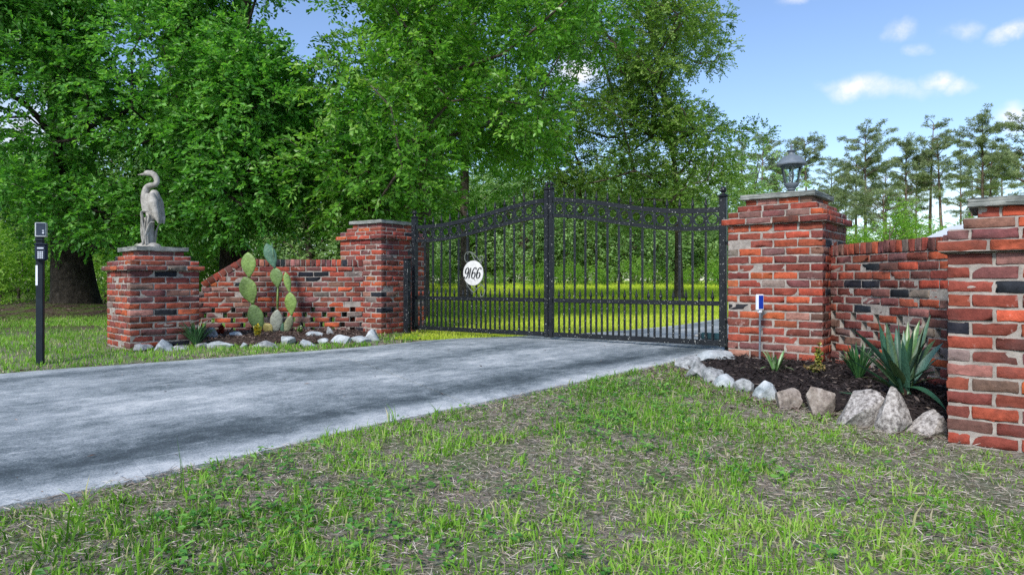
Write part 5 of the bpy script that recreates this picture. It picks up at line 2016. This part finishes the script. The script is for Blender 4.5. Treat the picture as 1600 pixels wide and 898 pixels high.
    X2 = np.repeat(X, 2) + rng.normal(0, .06, 2 * n); Y2 = np.repeat(Y, 2) + rng.normal(0, .06, 2 * n); ok = clear_mask(X2, Y2); X, Y = X2[ok], Y2[ok]; n = len(X)
    a = rng.uniform(0, 6.283, n)
    D = np.stack([np.cos(a), np.sin(a), rng.normal(.05, .3, n)], 1)
    O = np.stack([X, Y, gz(X, Y) + .008 + .22 * np.exp(-((X + 10.2) ** 2 + (Y - 15.2) ** 2) / 4.0)], 1)
    V, T = leaves_mesh(O, D, np.array([0, 0, 1.]) + rng.normal(0, .4, (n, 3)), rng.uniform(.02, .07, n), rng.uniform(.008, .025, n), .15, .5)
    tn = rng.random(n)
    o = link('leaf_litter', np_mesh('leaf_litter', V, T, False, rnd=np.repeat(tn, 2)), M['chips_brown'])
    tag(o, 'brown leaf litter along the driveway edge, the right rocks and under the oaks', 'leaf litter', kind='stuff')
    # --- scattered bits on the drive
    n = 900
    X = rng.uniform(-6, 3, n); Y = rng.uniform(2.0, 9, n)
    d = distpoly(X, Y, DRIVE)
    keep = in_drive(X, Y) & (rng.random(n) < .12 + .7 * np.exp(-d / .18)); X = X[keep]; Y = Y[keep]; n = len(X)
    a = rng.uniform(0, 6.283, n)
    D = np.stack([np.cos(a), np.sin(a), rng.normal(.02, .12, n)], 1)
    O = np.stack([X, Y, gz(X, Y) + .034], 1)
    V, T = leaves_mesh(O, D, np.array([0, 0, 1.]) + rng.normal(0, .25, (n, 3)), rng.uniform(.012, .05, n), rng.uniform(.004, .014, n), .15, .5)
    o = link('fallen_leaves', np_mesh('fallen_leaves', V, T, False, rnd=np.repeat(rng.random(n), 2)), M['chips_brown'])
    tag(o, 'few fallen leaves and bits lying on the concrete driveway', 'fallen leaves', kind='stuff')
    # --- field beyond the gate
    n = 120000
    Y = 8.0 + 44 * rng.random(n) ** 1.6
    X = rng.uniform(-.22, .50, n) * Y
    keep = clear_mask(X, Y) & ~((Y < 9.5) & (X < -1.4))
    X = X[keep]; Y = Y[keep]; n = len(X)
    tone = np.clip(.5 + (fbm(X * .4, Y * .4, 81) - .5) * 1.0 + rng.normal(0, .15, n), 0, 1)
    ht = np.interp(Y, [8, 14, 22, 50], [.05, .07, .14, .40]) * rng.uniform(.5, 1.2, n)
    wd = np.interp(Y, [8, 22, 50], [.008, .022, .06])
    V, T = blades(X, Y, ht, wd * rng.uniform(.7, 1.3, n), rng.uniform(.1, .7, n), rng)
    o = link('field_grass', np_mesh('field_grass', V, T, False, rnd=np.repeat(tone, 3)), M['field'])
    tag(o, 'bright yellow green grass of the field behind the gate', 'grass', kind='stuff')
    # --- mulch chips
    for name, poly, n, mat, s, lab in (('bark_chips', BED_R, 9000, 'chips', 1, 'dark bark chips covering the right planting bed'), ('mulch_chips', BED_L, 7000, 'chips_brown', 1, 'brown mulch chips covering the left planting bed')):
        pa = np.array(poly); lo, hi = pa.min(0), pa.max(0)
        X = rng.uniform(lo[0], hi[0], n); Y = rng.uniform(lo[1], hi[1], n)
        keep = inpoly(X, Y, poly); X = X[keep]; Y = Y[keep]; k = len(X)
        a = rng.uniform(0, 6.283, k)
        D = np.stack([np.cos(a), np.sin(a), rng.normal(.05, .35, k)], 1)
        O = np.stack([X, Y, gtop(X, Y) + .018 + rng.uniform(0, .012, k)], 1)
        V, T = leaves_mesh(O, D, np.array([0, 0, 1.]) + rng.normal(0, .45, (k, 3)), rng.uniform(.015, .06, k), rng.uniform(.006, .018, k), .12, .5)
        o = link(name, np_mesh(name, V, T, False, rnd=np.repeat(rng.random(k), 2)), M[mat])
        tag(o, lab, 'mulch', kind='stuff')


make_grass()


# ------------------------------------------------------------------ sky, sun, camera
def make_world():
    w = bpy.data.worlds.new('World'); SC.world = w; w.use_nodes = True
    nt = w.node_tree
    bg = nt.nodes['Background']
    sky = nd(nt, 'ShaderNodeTexSky', sky_type='NISHITA')
    sky.sun_disc = False
    sky.sun_elevation = R(SUN_EL); sky.sun_rotation = R(SUN_ROT)
    sky.altitude = 50; sky.air_density = 1.0; sky.dust_density = .6; sky.ozone_density = 1.6
    tc = nd(nt, 'ShaderNodeTexCoord').outputs['Generated']
    # small fair weather puffs, placed by direction
    warp = noise(nt, 14, 5, .6, tc, 'Color')
    vadd = nd(nt, 'ShaderNodeVectorMath', operation='MULTIPLY_ADD')
    nt.links.new(warp, vadd.inputs[0]); vadd.inputs[1].default_value = (.055, .055, .04); nt.links.new(tc, vadd.inputs[2])
    vs = nd(nt, 'ShaderNodeVectorMath', operation='SUBTRACT'); nt.links.new(vadd.outputs[0], vs.inputs[0]); vs.inputs[1].default_value = (.0275, .0275, .02)
    tot = None
    puffs = [(1336, 136, .030, .017, 1.0), (1372, 142, .026, .013, .55), (1408, 142, .022, .011, .42), (1464, 132, .020, .012, .85), (1494, 138, .018, .011, .65), (1435, 148, .026, .010, .25), (1300, 132, .02, .009, .3),
             (1405, 50, .020, .011, .5), (1437, 78, .013, .008, .42), (1508, 47, .019, .011, .4), (1582, 52, .022, .009, .8), (1242, 4, .02, .008, .6), (905, 112, .035, .03, 1.0), (1590, 190, .02, .016, .8),
             (1420, 320, .10, .045, .35), (1240, 330, .12, .03, .3), (1090, 290, .09, .05, .5), (40, 210, .08, .05, .7)]
    for px, py, sx, sz, am in puffs:
        d = unit(np.array([(px - 800) / F, 1, (HC - py) / F]))
        df = nd(nt, 'ShaderNodeVectorMath', operation='SUBTRACT'); nt.links.new(vs.outputs[0], df.inputs[0]); df.inputs[1].default_value = d
        sc = nd(nt, 'ShaderNodeVectorMath', operation='MULTIPLY'); nt.links.new(df.outputs[0], sc.inputs[0]); sc.inputs[1].default_value = (1 / sx, 1 / sx, 1 / sz)
        ln = nd(nt, 'ShaderNodeVectorMath', operation='LENGTH'); nt.links.new(sc.outputs[0], ln.inputs[0])
        mr = nd(nt, 'ShaderNodeMapRange', interpolation_type='SMOOTHSTEP'); nt.links.new(ln.outputs['Value'], mr.inputs[0])
        mr.inputs[1].default_value = .05; mr.inputs[2].default_value = 1.4; mr.inputs[3].default_value = am; mr.inputs[4].default_value = 0
        tot = mr.outputs[0] if tot is None else math_(nt, 'MAXIMUM', tot, mr.outputs[0])
    tex = ramp(nt, noise(nt, 34, 8, .68, tc), [(.32, .25), (.60, 1)])
    tot = math_(nt, 'MULTIPLY', tot, tex)
    skyc = mix(nt, 1, sky.outputs[0], (.83, .86, .95), 'MULTIPLY')
    col = mix(nt, tot, skyc, (5.4, 5.25, 5.2))
    nt.links.new(col, bg.inputs[0])
    bg.inputs[1].default_value = SKY_ST


SUN_EL, SUN_ROT = 40.0, 206.0
SKY_ST = .11
make_world()
sun = bpy.data.lights.new('sun', 'SUN'); sun.energy = 2.2; sun.angle = R(12); sun.color = (1, .95, .88)
so = bpy.data.objects.new('sun', sun); COL.objects.link(so)
# direction to the sun, in the sky node's own convention (rotation measured from +Y towards +X)
el, az = R(SUN_EL), R(SUN_ROT)
to_sun = Vector((math.sin(az) * math.cos(el), math.cos(az) * math.cos(el), math.sin(el)))
so.rotation_euler = to_sun.to_track_quat('Z', 'Y').to_euler(); so.location = (0, -5, 20)

cam = bpy.data.cameras.new('camera'); co = bpy.data.objects.new('camera', cam); COL.objects.link(co)
cam.sensor_width = 36; cam.sensor_fit = 'HORIZONTAL'; cam.lens = 36 * F / 1600
cam.shift_y = -(449 - HC) / 1600.0
cam.clip_start = .05; cam.clip_end = 4000
co.location = (0, 0, CZ); co.rotation_euler = (R(90), 0, 0)
SC.camera = co

SC.view_settings.view_transform = 'Standard'; SC.view_settings.look = 'None'
SC.view_settings.exposure = 1.0; SC.view_settings.gamma = 1
SC.render.engine = 'CYCLES'
SC.cycles.use_denoising = False
SC.cycles.max_bounces = 6; SC.cycles.diffuse_bounces = 3; SC.cycles.glossy_bounces = 2; SC.cycles.transmission_bounces = 5; SC.cycles.transparent_max_bounces = 6
SC.cycles.use_fast_gi = False
SC.cycles.sample_clamp_indirect = 6
